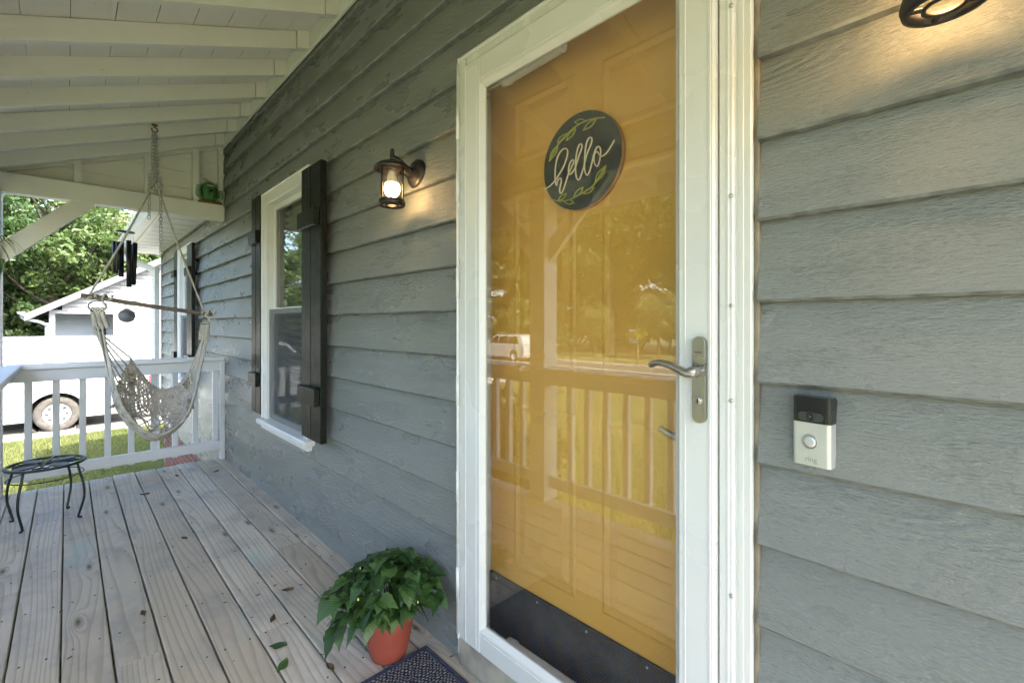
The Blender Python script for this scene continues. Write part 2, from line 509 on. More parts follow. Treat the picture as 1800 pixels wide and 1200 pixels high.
def ground_mat():
    m, nt, b = new_mat('lawn')
    v = coords(nt)
    a = noise(nt, v, 0.6, 5)
    f = noise(nt, v, 28.0, 4, 0.7)
    c = mix(nt, maprange(nt, a, 0.35, 0.65), (0.12, 0.155, 0.045), (0.23, 0.22, 0.09))
    dry = maprange(nt, noise(nt, vadd(nt, v, (3, 8, 0)), 0.35, 4), 0.52, 0.68, 0, 0.75)
    c = mix(nt, dry, c, (0.30, 0.245, 0.13))
    c = mix(nt, maprange(nt, f, 0.3, 0.6, 0.6, 0.0), c, (0.022, 0.030, 0.008))
    nt.links.new(c, b.inputs['Base Color'])
    b.inputs['Roughness'].default_value = 0.95
    nt.links.new(bump(nt, f, 0.8, 0.02), b.inputs['Normal'])
    MAT['lawn'] = m
ground_mat()

def emit_mat(name, col, strength):
    m, nt, b = new_mat(name)
    b.inputs['Base Color'].default_value = (0.9, 0.85, 0.75, 1)
    b.inputs['Emission Color'].default_value = (*col, 1)
    b.inputs['Emission Strength'].default_value = strength
    MAT[name] = m
emit_mat('bulb_glow', (1.0, 0.62, 0.27), 13.5)

# ------------------------------------------------------------------ mesh helpers
class MB:
    def __init__(self):
        self.v = []
        self.f = []
        self.s = []
        self.mi = []
        self.cur = 0

    def add(self, verts, faces, smooth=False):
        o = len(self.v)
        self.v += [tuple(p) for p in verts]
        for f in faces:
            self.f.append([i + o for i in f])
            self.s.append(smooth)
            self.mi.append(self.cur)
        return self

    def box(self, x0, x1, y0, y1, z0, z1, bev=0.0, rot=None):
        x0, x1 = min(x0, x1), max(x0, x1)
        y0, y1 = min(y0, y1), max(y0, y1)
        z0, z1 = min(z0, z1), max(z0, z1)
        b = min(bev, (x1 - x0) * .45, (y1 - y0) * .45, (z1 - z0) * .45)
        lo = (x0, y0, z0)
        hi = (x1, y1, z1)
        if b <= 0:
            vs_ = [(x0, y0, z0), (x1, y0, z0), (x1, y1, z0), (x0, y1, z0), (x0, y0, z1), (x1, y0, z1), (x1, y1, z1), (x0, y1, z1)]
            fs = [(0, 3, 2, 1), (4, 5, 6, 7), (0, 1, 5, 4), (1, 2, 6, 5), (2, 3, 7, 6), (3, 0, 4, 7)]
        else:
            vs_ = []
            idx = {}
            for sx in (0, 1):
                for sy in (0, 1):
                    for sz in (0, 1):
                        sg = (sx, sy, sz)
                        for ax in range(3):
                            p = []
                            for k in range(3):
                                e = hi[k] if sg[k] else lo[k]
                                if k != ax:
                                    e += -b if sg[k] else b
                                p.append(e)
                            idx[(sg, ax)] = len(vs_)
                            vs_.append(tuple(p))
            fs = []
            for ax in range(3):
                u, w = [k for k in range(3) if k != ax]
                for side in (0, 1):
                    q = []
                    for (a, c) in ((0, 0), (1, 0), (1, 1), (0, 1)):
                        sg = [0, 0, 0]
                        sg[ax] = side
                        sg[u] = a
                        sg[w] = c
                        q.append(idx[(tuple(sg), ax)])
                    fs.append(q)
            for ax in range(3):
                u, w = [k for k in range(3) if k != ax]
                for a in (0, 1):
                    for c in (0, 1):
                        s0 = [0, 0, 0]
                        s0[u] = a
                        s0[w] = c
                        s1 = list(s0)
                        s1[ax] = 1
                        s0, s1 = tuple(s0), tuple(s1)
                        fs.append([idx[(s0, u)], idx[(s1, u)], idx[(s1, w)], idx[(s0, w)]])
            for sx in (0, 1):
                for sy in (0, 1):
                    for sz in (0, 1):
                        fs.append([idx[((sx, sy, sz), k)] for k in range(3)])
        if rot is not None:
            vs_ = [tuple(rot @ Vector(p)) for p in vs_]
        return self.add(vs_, fs)

    def bar(self, p0, p1, w, h, up=(0, 0, 1), bev=0.003):
        """rectangular bar from p0 to p1, w across, h along up"""
        p0, p1, up = Vector(p0), Vector(p1), Vector(up)
        d = (p1 - p0)
        L = d.length
        d.normalize()
        side = d.cross(up).normalized()
        u = side.cross(d).normalized()
        Mx = Matrix((( d.x, side.x, u.x, p0.x), (d.y, side.y, u.y, p0.y), (d.z, side.z, u.z, p0.z), (0, 0, 0, 1)))
        return self.box(0, L, -w / 2, w / 2, -h / 2, h / 2, bev, Mx)

    def tube(self, pts, rad, n=8, closed=False, caps=True, smooth=True, flat=None):
        pts = [Vector(p) for p in pts]
        m = len(pts)
        if not isinstance(rad, (list, tuple)):
            rad = [rad] * m
        tang = []
        for i in range(m):
            a = pts[i - 1] if (i > 0 or closed) else pts[i]
            b = pts[(i + 1) % m] if (i < m - 1 or closed) else pts[i]
            t = (b - a)
            tang.append(t.normalized() if t.length > 1e-9 else Vector((0, 0, 1)))
        ref = Vector((0, 0, 1)) if abs(tang[0].z) < 0.9 else Vector((1, 0, 0))
        nrm = (ref - tang[0] * ref.dot(tang[0])).normalized()
        vs_, fs = [], []
        for i in range(m):
            t = tang[i]
            nrm = (nrm - t * nrm.dot(t))
            nrm = nrm.normalized() if nrm.length > 1e-6 else t.orthogonal().normalized()
            bn = t.cross(nrm)
            for k in range(n):
                a = 2 * math.pi * k / n
                fl = flat if flat else 1.0
                vs_.append(pts[i] + (nrm * math.cos(a) * fl + bn * math.sin(a)) * rad[i])
        rng = m if closed else m - 1
        for i in range(rng):
            j = (i + 1) % m
            for k in range(n):
                l = (k + 1) % n
                fs.append((i * n + k, i * n + l, j * n + l, j * n + k))
        if caps and not closed:
            fs.append(tuple(range(n))[::-1])
            fs.append(tuple((m - 1) * n + k for k in range(n)))
        return self.add(vs_, fs, smooth)

    def lathe(self, prof, n=24, center=(0, 0, 0), axis='z', smooth=True, closed=False):
        """prof: list of (r, h)"""
        vs_, fs = [], []
        c = Vector(center)
        for (r, h) in prof:
            for k in range(n):
                a = 2 * math.pi * k / n
                u, w = r * math.cos(a), r * math.sin(a)
                p = {'z': (u, w, h), 'y': (u, h, w), 'x': (h, u, w)}[axis]
                vs_.append(c + Vector(p))
        m = len(prof)
        for i in range(m - 1 if not closed else m):
            j = (i + 1) % m
            for k in range(n):
                l = (k + 1) % n
                fs.append((i * n + k, i * n + l, j * n + l, j * n + k))
        if not closed:
            if prof[0][0] > 1e-5:
                fs.append(tuple(range(n))[::-1])
            if prof[-1][0] > 1e-5:
                fs.append(tuple((m - 1) * n + k for k in range(n)))
        return self.add(vs_, fs, smooth)

    def prism(self, poly, a0, a1, axis='x', smooth=False):
        """poly in the other two axes, extruded along axis from a0 to a1"""
        n = len(poly)
        def pt(p, a):
            return {'x': (a, p[0], p[1]), 'y': (p[0], a, p[1]), 'z': (p[0], p[1], a)}[axis]
        vs_ = [pt(p, a0) for p in poly] + [pt(p, a1) for p in poly]
        fs = [tuple(range(n))[::-1], tuple(range(n, 2 * n))]
        for k in range(n):
            l = (k + 1) % n
            fs.append((k, l, n + l, n + k))
        return self.add(vs_, fs, smooth)

    def mesh(self, name, mats):
        me = bpy.data.meshes.new(name)
        me.from_pydata(self.v, [], self.f)
        me.polygons.foreach_set('use_smooth', self.s)
        if not isinstance(mats, (list, tuple)):
            mats = [mats]
        for m_ in mats:
            me.materials.append(MAT[m_])
        if len(mats) > 1:
            me.polygons.foreach_set('material_index', self.mi)
        bm = bmesh.new()
        bm.from_mesh(me)
        bmesh.ops.recalc_face_normals(bm, faces=bm.faces)
        bm.to_mesh(me)
        bm.free()
        me.update()
        return me

    def build(self, name, mats, parent=None, **props):
        return link(name, self.mesh(name, mats), parent, **props)

def link(name, me, parent=None, loc=None, rot=None, scale=None, **props):
    o = bpy.data.objects.new(name, me)
    C.objects.link(o)
    if parent is not None:
        o.parent = parent
    if loc is not None:
        o.location = loc
    if rot is not None:
        o.rotation_euler = rot
    if scale is not None:
        o.scale = scale
    for k, v in props.items():
        o[k] = v
    return o

def thing(name, label, cat, loc=(0, 0, 0), group=None, rotz=0.0):
    o = bpy.data.objects.new(name, None)
    C.objects.link(o)
    o.location = loc
    o.rotation_euler = (0, 0, rotz)
    o['label'] = label
    o['category'] = cat
    if group:
        o['group'] = group
    return o

def empty(name, parent, loc=(0, 0, 0)):
    o = bpy.data.objects.new(name, None)
    C.objects.link(o)
    o.parent = parent
    o.location = loc
    return o

def copy_tree(o, parent=None):
    c = o.copy()
    C.objects.link(c)
    c.parent = parent
    for ch in list(o.children):
        copy_tree(ch, c)
    return c

def catmull(pts, sub=6):
    pts = [Vector(p) for p in pts]
    out = []
    n = len(pts)
    for i in range(n - 1):
        p0 = pts[max(i - 1, 0)]
        p1, p2 = pts[i], pts[i + 1]
        p3 = pts[min(i + 2, n - 1)]
        for k in range(sub):
            t = k / sub
            out.append(0.5 * ((2 * p1) + (p2 - p0) * t + (2 * p0 - 5 * p1 + 4 * p2 - p3) * t * t + (3 * p1 - p0 - 3 * p2 + p3) * t ** 3))
    out.append(pts[-1])
    return out

rnd = random.Random(7)
# ------------------------------------------------------------------ ground, street, drive
def ground_z(x, y):
    dx = max(0.0, min(1.0, (-4.6 - x) / 9.4))
    dy = max(0.0, min(1.0, (-1.6 - y) / 14.0))
    return -0.80 - 0.46 * max(dx, dy)

def sheet(name, xs, ys, dz, mat, label=None):
    m = MB()
    vs_ = [(x, y, ground_z(x, y) + dz) for y in ys for x in xs]
    nx = len(xs)
    fs = [(j * nx + i, j * nx + i + 1, (j + 1) * nx + i + 1, (j + 1) * nx + i) for j in range(len(ys) - 1) for i in range(nx - 1)]
    m.add(vs_, fs, True)
    o = m.build(name, mat)
    o['kind'] = 'structure'
    return o

def frange(a, b, n):
    return [a + (b - a) * i / n for i in range(n + 1)]

gx = [-900, -300, -120, -70, -45] + frange(-32, 8, 80) + [14, 30, 80, 300, 900]
gy = [-900, -300, -120, -70, -45] + frange(-30, 12, 84) + [20, 45, 100, 300, 900]
sheet('lawn', gx, gy, 0.0, 'lawn')
sheet('driveway', frange(-18.0, -13.75, 8), [-18.5] + frange(-16, 9, 40), 0.006, 'concrete')
sheet('street', [-200, -60] + frange(-40, 10, 20) + [60, 200], frange(-21.6, -18.5, 4), 0.008, 'asphalt')
kb_m = MB()
for (ya, yb) in ((-18.5, -18.32), (-21.78, -21.6)):
    for i in range(40):
        xa = -70 + i * 2.4
        kb_m.box(xa, xa + 2.39, ya, yb, -1.40, -1.13, 0.02)
o = kb_m.build('kerb', 'concrete')
o['kind'] = 'structure'
mb_m = MB()
xs = frange(-5.2, 1.5, 46)
ys = frange(-2.15, -1.50, 6)
vs_ = [(x, y + (0.05 * mnoise.noise((x * 3, y * 3, 1)) if j in (0,) else 0), ground_z(x, y) + 0.03 + 0.03 * mnoise.noise((x * 5, y * 5, 0))) for j, y in enumerate(ys) for x in xs]
nx = len(xs)
mb_m.add(vs_, [(j * nx + i, j * nx + i + 1, (j + 1) * nx + i + 1, (j + 1) * nx + i) for j in range(len(ys) - 1) for i in range(nx - 1)], True)
o = mb_m.build('mulch_bed', 'straw')
o['kind'] = 'structure'

# ------------------------------------------------------------------ house
house = thing('house', 'grey lap-sided house with mustard front door, white trim and black shutters', 'house', (0, 0, 0))
PITCH = 0.159
Z0 = 1.207
WIN = [(-3.385, -2.670), (-6.715, -6.000)]        # rough openings in x
WZ = (0.53, 1.985)
DOOR = (-1.215, -0.355)                           # opening in x
DZ = (0.03, 2.03)
XL, XR = -8.28, 1.9

sh = MB()
def sheath(x0, x1, z0, z1):
    if x1 > x0 and z1 > z0:
        sh.box(x0, x1, 0.0, 0.12, z0, z1)
cuts = [XL + 0.02, WIN[1][0], WIN[1][1], -4.72, WIN[0][0], WIN[0][1], DOOR[0], DOOR[1], XR]
top = lambda x: 2.25 if x < -4.72 else 2.86
for i in range(len(cuts) - 1):
    a, b = cuts[i], cuts[i + 1]
    mid = (a + b) / 2
    t = top(mid)
    op = None
    for w in WIN:
        if w[0] <= mid <= w[1]:
            op = WZ
    if DOOR[0] <= mid <= DOOR[1]:
        op = DZ
    if op is None:
        sheath(a, b, -0.18, t)
    else:
        sheath(a, b, -0.18, op[0])
        sheath(a, b, op[1], t)
wall = sh.build('siding_wall', 'sheathing', house)

def lap(x0, x1, zb, zlo, zhi):
    """one lapped board from x0 to x1; row bottom zb, clipped to zlo..zhi"""
    def yf(z):
        t = (z - zb) / PITCH
        return -0.0295 + 0.0260 * t
    m = MB()
    n = max(1, int((x1 - x0) / 0.11))
    za, zc = max(zb, zlo), min(zb + PITCH + 0.004, zhi)
    if zc - za < 0.004:
        return None
    vs_ = []
    for i in range(n + 1):
        x = x0 + (x1 - x0) * i / n
        jz = 0.0022 * mnoise.noise((x * 5.0, zb * 9, 3)) + 0.0012 * mnoise.noise((x * 21.0, zb * 9, 8)) if za == zb else 0
        jy = 0.0022 * mnoise.noise((x * 2.2, zb * 7, 11))
        e = 0.0048
        vs_ += [(x, 0.004, za + jz), (x, yf(za) + jy + e, za + jz), (x, yf(za) + jy, za + jz + e), (x, yf(zc), zc), (x, 0.004, zc)]
    fs = []
    for i in range(n):
        for k in range(5):
            l = (k + 1) % 5
            fs.append((i * 5 + k, i * 5 + l, (i + 1) * 5 + l, (i + 1) * 5 + k))
    fs.append((0, 1, 2, 3, 4))
    fs.append(tuple(n * 5 + k for k in (4, 3, 2, 1, 0)))
    m.add(vs_, fs)
    for q in range(n):            # lap shadow line put into a darker edge colour
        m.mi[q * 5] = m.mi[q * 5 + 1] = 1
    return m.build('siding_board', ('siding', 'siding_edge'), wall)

rs = random.Random(21)
def lay(x0, x1, zb, zlo, zhi, joint=True):
    js = [x0]
    if joint and x1 - x0 > 2.6:
        x = x0 + rs.uniform(0.6, 2.4)
        while x < x1 - 0.5:
            js.append(x)
            x += rs.uniform(1.8, 3.4)
    js.append(x1)
    for i in range(len(js) - 1):
        lap(js[i] + (0.0012 if i else 0), js[i + 1], zb, zlo, zhi)

k = -9
while Z0 + k * PITCH < 2.80:
    zb = Z0 + k * PITCH
    zt = zb + PITCH
    # far section, left of the porch
    lim = 2.175
    if zb < lim:
        blocks = []
        for w in (WIN[1],):
            if zt > WZ[0] - 0.03 and zb < WZ[1] + 0.03:
                lay(XL + 0.05, w[0] - 0.04, zb, zb, min(zt + .004, lim))
                lay(w[1] + 0.04, -4.60, zb, zb, min(zt + .004, lim))
                if zb < WZ[0] - 0.03:
                    lay(w[0] - 0.04, w[1] + 0.04, zb, zb, WZ[0] - 0.03, False)
                if zt > WZ[1] + 0.03:
                    lay(w[0] - 0.04, w[1] + 0.04, zb, WZ[1] + 0.03, min(zt + .004, lim), False)
            else:
                lay(XL + 0.05, -4.60, zb, zb, min(zt + .004, lim))
    if zb > -0.12:
        w = WIN[0]
        zz = min(zt + .004, 2.80)
        stop = -1.2785 if zb < 2.1 else None
        xr = -1.2785
        if zb > 2.06:
            lay(-4.70 if zb > 2.17 else -4.598, XR, zb, zb, zz)
        else:
            if zt > 2.06:      # row over the door head
                lay(-1.28, -0.32, zb, 2.066, zz, False)
            if zt > WZ[0] - 0.03 and zb < WZ[1] + 0.03:
                lay(-4.598, w[0] - 0.04, zb, zb, zz, False)
                lay(w[1] + 0.04, xr, zb, zb, zz, False)
                if zb < WZ[0] - 0.03:
                    lay(w[0] - 0.04, w[1] + 0.04, zb, zb, WZ[0] - 0.03, False)
                if zt > WZ[1] + 0.03:
                    lay(w[0] - 0.04, w[1] + 0.04, zb, WZ[1] + 0.03, zz, False)
            else:
                lay(-4.598, xr, zb, zb, zz)
            lay(-0.313, XR, zb, zb, zz, False)
    k += 1
nl_ = MB()
for k in range(-8, 9):
    for (xa_, xb_) in ((-4.5, -1.35), (-0.28, 1.2)):
        x = xa_ + rs.uniform(0, .4)
        while x < xb_:
            zz = Z0 + k * PITCH + 0.032 + rs.uniform(-.006, .006)
            if not (-3.7 < x < -2.3 and 0.4 < zz < 2.1) and zz < 2.7 and not (zz < 0):
                yy = -0.0295 + 0.026 * (zz - Z0 - k * PITCH) / PITCH
                nl_.lathe([(0.0032, yy + .003), (0.0032, yy - .0006), (0, yy - .0004)], 7, (x, 0, zz), 'y', False)
            x += 0.41 + rs.uniform(-.03, .03)
o = nl_.build('nail', 'siding_edge', wall)
o['kind'] = 'stuff'
MB().box(XL - 0.01, XL + 0.05, -0.03, 0.03, -0.20, 2.2, 0.004).build('corner_board', 'siding', house)

# hidden bulk of the house: end walls, back wall, floor, roofs
m = MB()
m.box(XL + 0.02, XL + 0.14, 0.121, 7.0, -0.18, 2.25)
m.box(XR - 0.12, XR, 0.121, 7.0, -0.18, 2.86)
m.box(XL + 0.02, XR, 7.0, 7.12, -0.18, 2.86)
m.box(XL + 0.15, XR - 0.13, 0.125, 6.99, -0.19, -0.02)
m.box(XL + 0.15, XR - 0.13, 2.2, 2.3, -0.01, 2.2)
m.box(XL + 0.15, XR - 0.13, 0.125, 6.9, 2.26, 2.3)
m.box(-4.8, -4.7, 0.125, 6.9, 2.3, 2.9)
m.build('hidden_wall', 'room_wall', house)
m = MB()
# far section: eave at y=-0.40
m.prism([(-0.40, 2.285), (3.6, 4.25), (7.6, 2.285), (7.6, 2.33), (3.6, 4.31), (-0.40, 2.33)], XL - 0.30, -4.70)
m.build('roof', 'roof_shingle', house)
m = MB()
m.prism([(0.02, 2.83), (3.6, 4.19), (7.6, 2.28), (7.6, 2.33), (3.6, 4.26), (0.02, 2.90)], -4.69, XR + 0.3)
m.build('roof', 'roof_shingle', house)
m = MB()
for xg in (XL + 0.03,):
    m.prism([(0.0, 2.26), (7.1, 2.26), (3.6, 4.2)], xg, xg + 0.1)
m.build('gable_wall', 'garage_grey', house)
MB().box(XL - 0.28, -4.70, -0.36, 0.0, 2.178, 2.190).build('soffit', 'vinyl_white', house)
m = MB()
for i in range(12):
    xs_ = XL - 0.2 + i * 0.3
    m.box(xs_, xs_ + 0.004, -0.34, -0.05, 2.1765, 2.1785)
m.build('soffit_groove', 'garage_dark', house)
MB().box(XL - 0.29, -4.70, -0.385, -0.362, 2.165, 2.30, 0.003).build('fascia', 'vinyl_white', house)
# K-style gutter
prof = [(-0.388, 2.285), (-0.388, 2.18), (-0.46, 2.18), (-0.475, 2.215), (-0.50, 2.25), (-0.505, 2.285), (-0.497, 2.285), (-0.492, 2.253), (-0.467, 2.218), (-0.455, 2.188), (-0.396, 2.188), (-0.396, 2.285)]
MB().prism(prof, XL - 0.29, -4.72).build('gutter', 'vinyl_white', house)
m = MB()
m.tube(catmull([(XL - 0.18, -0.44, 2.19), (XL - 0.18, -0.43, 2.12), (XL - 0.13, -0.34, 2.04), (XL - 0.06, -0.16, 1.96), (XL - 0.03, -0.09, 1.88), (XL - 0.03, -0.085, 1.75), (XL - 0.03, -0.085, -0.75)], 5), 0.045, 4, smooth=False)
m.build('downspout', 'vinyl_white', house)

# brick foundation under the far section
fd = MB().box(XL + 0.03, -4.62, 0.003, 0.14, -1.10, -0.215).build('foundation', 'mortar', house)
bmesh_brick = MB().box(-0.0960, 0.0960, -0.0015, 0.02, -0.0275, 0.0275, 0.003).mesh('brick', 'brick_red')
row = 0
z = -0.252
while z > -1.0:
    x = -4.75 - (0.1 if row % 2 else 0)
    while x > XL + 0.14:
        link('brick', bmesh_brick, fd, (x + rs.uniform(-.002, .002), rs.uniform(-.0015, .0015), z))
        x -= 0.205
    z -= 0.067
    row += 1

# ---- windows
def build_window(xa, xb):
    w = empty('window', house)
    m = MB()
    z0, z1 = WZ
    # casing: flat board with a raised back band
    for (a, b, c, d) in ((xa - 0.055, xa + 0.02, z0 - 0.01, z1 + 0.045), (xb - 0.02, xb + 0.055, z0 - 0.01, z1 + 0.045)):
        m.box(a, b, -0.040, 0.02, c, d, 0.003)
    m.box(xa + 0.02, xb - 0.02, -0.040, 0.02, z1 - 0.025, z1 + 0.045, 0.003)
    m.box(xa - 0.067, xa - 0.055, -0.048, 0.0, z0 - 0.01, z1 + 0.057, 0.003)
    m.box(xb + 0.055, xb + 0.067, -0.048, 0.0, z0 - 0.01, z1 + 0.057, 0.003)
    m.box(xa - 0.055, xb + 0.055, -0.048, 0.0, z1 + 0.045, z1 + 0.057, 0.003)
    m.build('casing', 'vinyl_white', w)
    s = MB()
    s.box(xa - 0.085, xb + 0.085, -0.075, 0.02, z0 - 0.045, z0 - 0.012, 0.004)
    s.box(xa - 0.06, xb + 0.06, -0.050, 0.02, z0 - 0.075, z0 - 0.046, 0.003)
    s.build('sill', 'vinyl_white', w)
    zm = (z0 + z1) / 2 - 0.01
    for (lo, hi, y, nm) in ((zm - 0.015, z1 - 0.026, 0.004, 'sash'), (z0 - 0.008, zm + 0.015, -0.012, 'sash')):
        f = MB()
        t = 0.036
        ia, ib = xa + 0.021, xb - 0.021
        f.box(ia, ia + t, y, y + 0.03, lo, hi, 0.003)
        f.box(ib - t, ib, y, y + 0.03, lo, hi, 0.003)
        f.box(ia + t, ib - t, y, y + 0.03, lo, lo + t, 0.003)
        f.box(ia + t, ib - t, y, y + 0.03, hi - t, hi, 0.003)
        sa = f.build(nm, 'vinyl_white', w)
        MB().box(ia + t, ib - t, y + 0.012, y + 0.016, lo + t, hi - t).build('pane', 'pane_glass', w)
    MB().box(xa + 0.024, xb - 0.024, -0.022, -0.021, z0 + 0.0, (z0 + z1) / 2).build('insect_screen', 'screen', w)
    # blind slats hanging inside
    b = MB()
    for i in range(30):
        zz = z1 - 0.08 - i * 0.045
        b.bar((xa + 0.05, 0.085, zz), (xb - 0.05, 0.085, zz), 0.046, 0.002, (0, 0.55, 1), 0)
    b.build('blind', 'blind', w)
    return w
for (xa, xb) in WIN:
    build_window(xa, xb)

# ---- board-and-batten shutters
def build_shutter(x0, x1, z0, z1, lab, yo=0.0):
    s = empty('shutter', house)
    s['label'] = lab
    n = 2
    wd = (x1 - x0) / n
    for i in range(n):
        a = x0 + i * wd
        jz = rs.uniform(-.003, .003)
        MB().box(a + 0.0025, a + wd - 0.0025, -0.052 + yo, -0.020 + yo, z0 + jz, z1 + jz, 0.0035).build('plank', 'shutter', s)
    for zc in (z0 + 0.235, z1 - 0.285):
        MB().box(x0 + 0.012, x1 - 0.012, -0.080 + yo, -0.053 + yo, zc - 0.045, zc + 0.045, 0.004).build('batten', 'shutter', s)
for i, (dx, nm) in enumerate(((0, 'window on the porch'), (-3.33, 'window beyond the porch'))):
    build_shutter(-3.665 + dx, -3.455 + dx, 0.54, 2.045, 'black shutter on the far side of the ' + nm)
    build_shutter(-2.592 + dx, -2.325 + dx, 0.555, 1.99, 'black shutter on the near side of the ' + nm, -0.034)

# ---- door surround
m = MB()
m.box(-0.360, -0.322, -0.031, 0.03, 0.03, 2.03, 0.003)
m.box(-0.347, -0.337, -0.0325, -0.030, 0.03, 2.03, 0.001)
m.box(-1.272, -1.2365, -0.031, 0.03, 0.03, 2.03, 0.003)
m.box(-1.272, -0.322, -0.031, 0.03, 2.0305, 2.063, 0.003)
m.build('brickmould', 'white_trim', house)
m = MB()
nseg = 60
for side, x0, x1 in ((1, -0.3215, -0.3125), (-1, -1.2785, -1.2725)):
    m.box(x0, x1, -0.020, 0.003, 0.0, 2.06, 0.002)
m.build('caulk_line', 'caulk', house)
m = MB()    # jambs behind the storm door
m.box(-1.235, -1.212, -0.006, 0.125, 0.03, 2.03)
m.box(-0.370, -0.361, -0.006, 0.125, 0.03, 2.03)
m.box(-1.211, -0.371, -0.006, 0.125, 2.005, 2.03)
m.build('door_jamb', 'white_trim', house)
m = MB()
m.box(-1.211, -0.371, -0.02, 0.125, 0.03, 0.055, 0.004)
m.build('threshold', 'nickel_dark', house)
m = MB()
m.box(-1.262, -0.325, -0.033, 0.004, -0.012, 0.098, 0.002)
m.build('sill_board', 'old_wood', house)
m = MB()
m.box(-1.262, -0.325, -0.0345, -0.006, 0.0985, 0.1085, 0.002)
m.build('sill_cap', 'storm_white', house)

# ---- entry door, six raised panels, mustard
ed = empty('entry_door', house)
ed['label'] = 'mustard yellow six-panel entry door behind the storm door glass'
YD = 0.07
MB().box(-1.209, -0.373, YD, YD + 0.044, 0.06, 2.003, 0.002).build('slab', 'mustard', ed)
pm_ = lambda: None
cols = [(-1.095, -0.835), (-0.745, -0.485)]
rows_ = [(1.690, 1.895), (1.02, 1.60), (0.36, 0.90)]
for (a, b) in cols:
    for (c, d) in rows_:
        m = MB()
        # sunk moulding ring then raised field
        def frus(a0, b0, c0, d0, y0, a1, b1, c1, d1, y1):
            v = [(a0, y0, c0), (b0, y0, c0), (b0, y0, d0), (a0, y0, d0), (a1, y1, c1), (b1, y1, c1), (b1, y1, d1), (a1, y1, d1)]
            m.add(v, [(0, 1, 5, 4), (1, 2, 6, 5), (2, 3, 7, 6), (3, 0, 4, 7)])
        e = 0.0
        frus(a, b, c, d, YD - .0005, a + .010, b - .010, c + .010, d - .010, YD - 0.0035)
        frus(a + .010, b - .010, c + .010, d - .010, YD - 0.0035, a + .026, b - .026, c + .026, d - .026, YD - 0.001)
        frus(a + .026, b - .026, c + .026, d - .026, YD - 0.001, a + .052, b - .052, c + .052, d - .052, YD - 0.0045)
        q = .052
        m.add([(a + q, YD - .0045, c + q), (b - q, YD - .0045, c + q), (b - q, YD - .0045, d - q), (a + q, YD - .0045, d - q)], [(0, 1, 2, 3)])
        m.build('panel', 'mustard', ed)
m = MB()
m.box(-1.205, -0.378, YD - 0.012, YD - 0.0006, 0.062, 0.305, 0.002)
m.build('kick_plate', 'kick_black', ed)
m = MB()
for i in range(5):
    m.lathe([(0.0036, 0), (0.003, -0.002), (0, -0.0024)], 8, (-1.17 + i * 0.19, YD - 0.012, 0.292), 'y')
m.build('screw', 'screw', ed)
m = MB()    # inside lever seen through the glass
m.lathe([(0.026, 0), (0.026, -0.008), (0.012, -0.012), (0.011, -0.035)], 16, (-0.445, YD, 0.905), 'y')
m.tube(catmull([(-0.445, YD - 0.038, 0.905), (-0.475, YD - 0.042, 0.902), (-0.51, YD - 0.042, 0.899), (-0.535, YD - 0.042, 0.905), (-0.55, YD - 0.042, 0.913)], 5), [0.011] * 6 + [0.010] * 5 + [0.009] * 5 + [0.008] * 4 + [0.005], 10)
m.build('lever', 'nickel', ed)
MB().lathe([(0.026, 0), (0.026, -0.008), (0.019, -0.014), (0, -0.014)], 16, (-0.445, YD, 1.045), 'y').build('deadbolt', 'nickel', ed)

# ---- storm door
sd = empty('storm_door', house)
sd['label'] = 'white full-view storm door with one large glass pane'
m = MB()    # Z-bar mounting frame
m.box(-1.236, -1.203, -0.052, -0.030, 0.110, 2.052, 0.003)
m.box(-1.236, -1.230, -0.060, -0.052, 0.110, 2.052, 0.002)
m.box(-1.200, -0.352, -0.050, -0.032, 2.018, 2.052, 0.003)
m.box(-1.230, -0.352, -0.058, -0.049, 2.040, 2.052, 0.002)
m.box(-0.381, -0.352, -0.044, -0.030, 0.110, 2.017, 0.003)
m.box(-0.366, -0.360, -0.0455, -0.043, 0.110, 2.017, 0.002)
m.build('mounting_frame', 'storm_white', sd)
m = MB()    # hinge rail with knuckles
m.tube([(-1.233, -0.060, 0.13), (-1.233, -0.060, 2.03)], 0.0045, 8)
for zz in (0.30, 0.62, 0.94, 1.30, 1.62, 1.83):
    m.tube([(-1.233, -0.060, zz - 0.05), (-1.233, -0.060, zz + 0.05)], 0.0062, 10)
m.build('hinge', 'storm_white', sd)
GXA, GXB, GZA, GZB = -1.118, -0.461, 0.190, 1.925
SXA, SXB, SZA, SZB = -1.200, -0.3835, 0.117, 2.012
def stile(name, a, b, c, d, vert, inner):
    m = MB()
    m.box(a, b, -0.060, -0.028, c, d, 0.004)
    m.build(name, 'storm_white', sd)
stile('stile', SXA, GXA, SZA, SZB, True, 1)
stile('stile', GXB, SXB, SZA, SZB, True, -1)
stile('top_rail', GXA + .0005, GXB - .0005, GZB, SZB, False, -1)
stile('bottom_rail', GXA + .0005, GXB - .0005, SZA, GZA, False, 1)
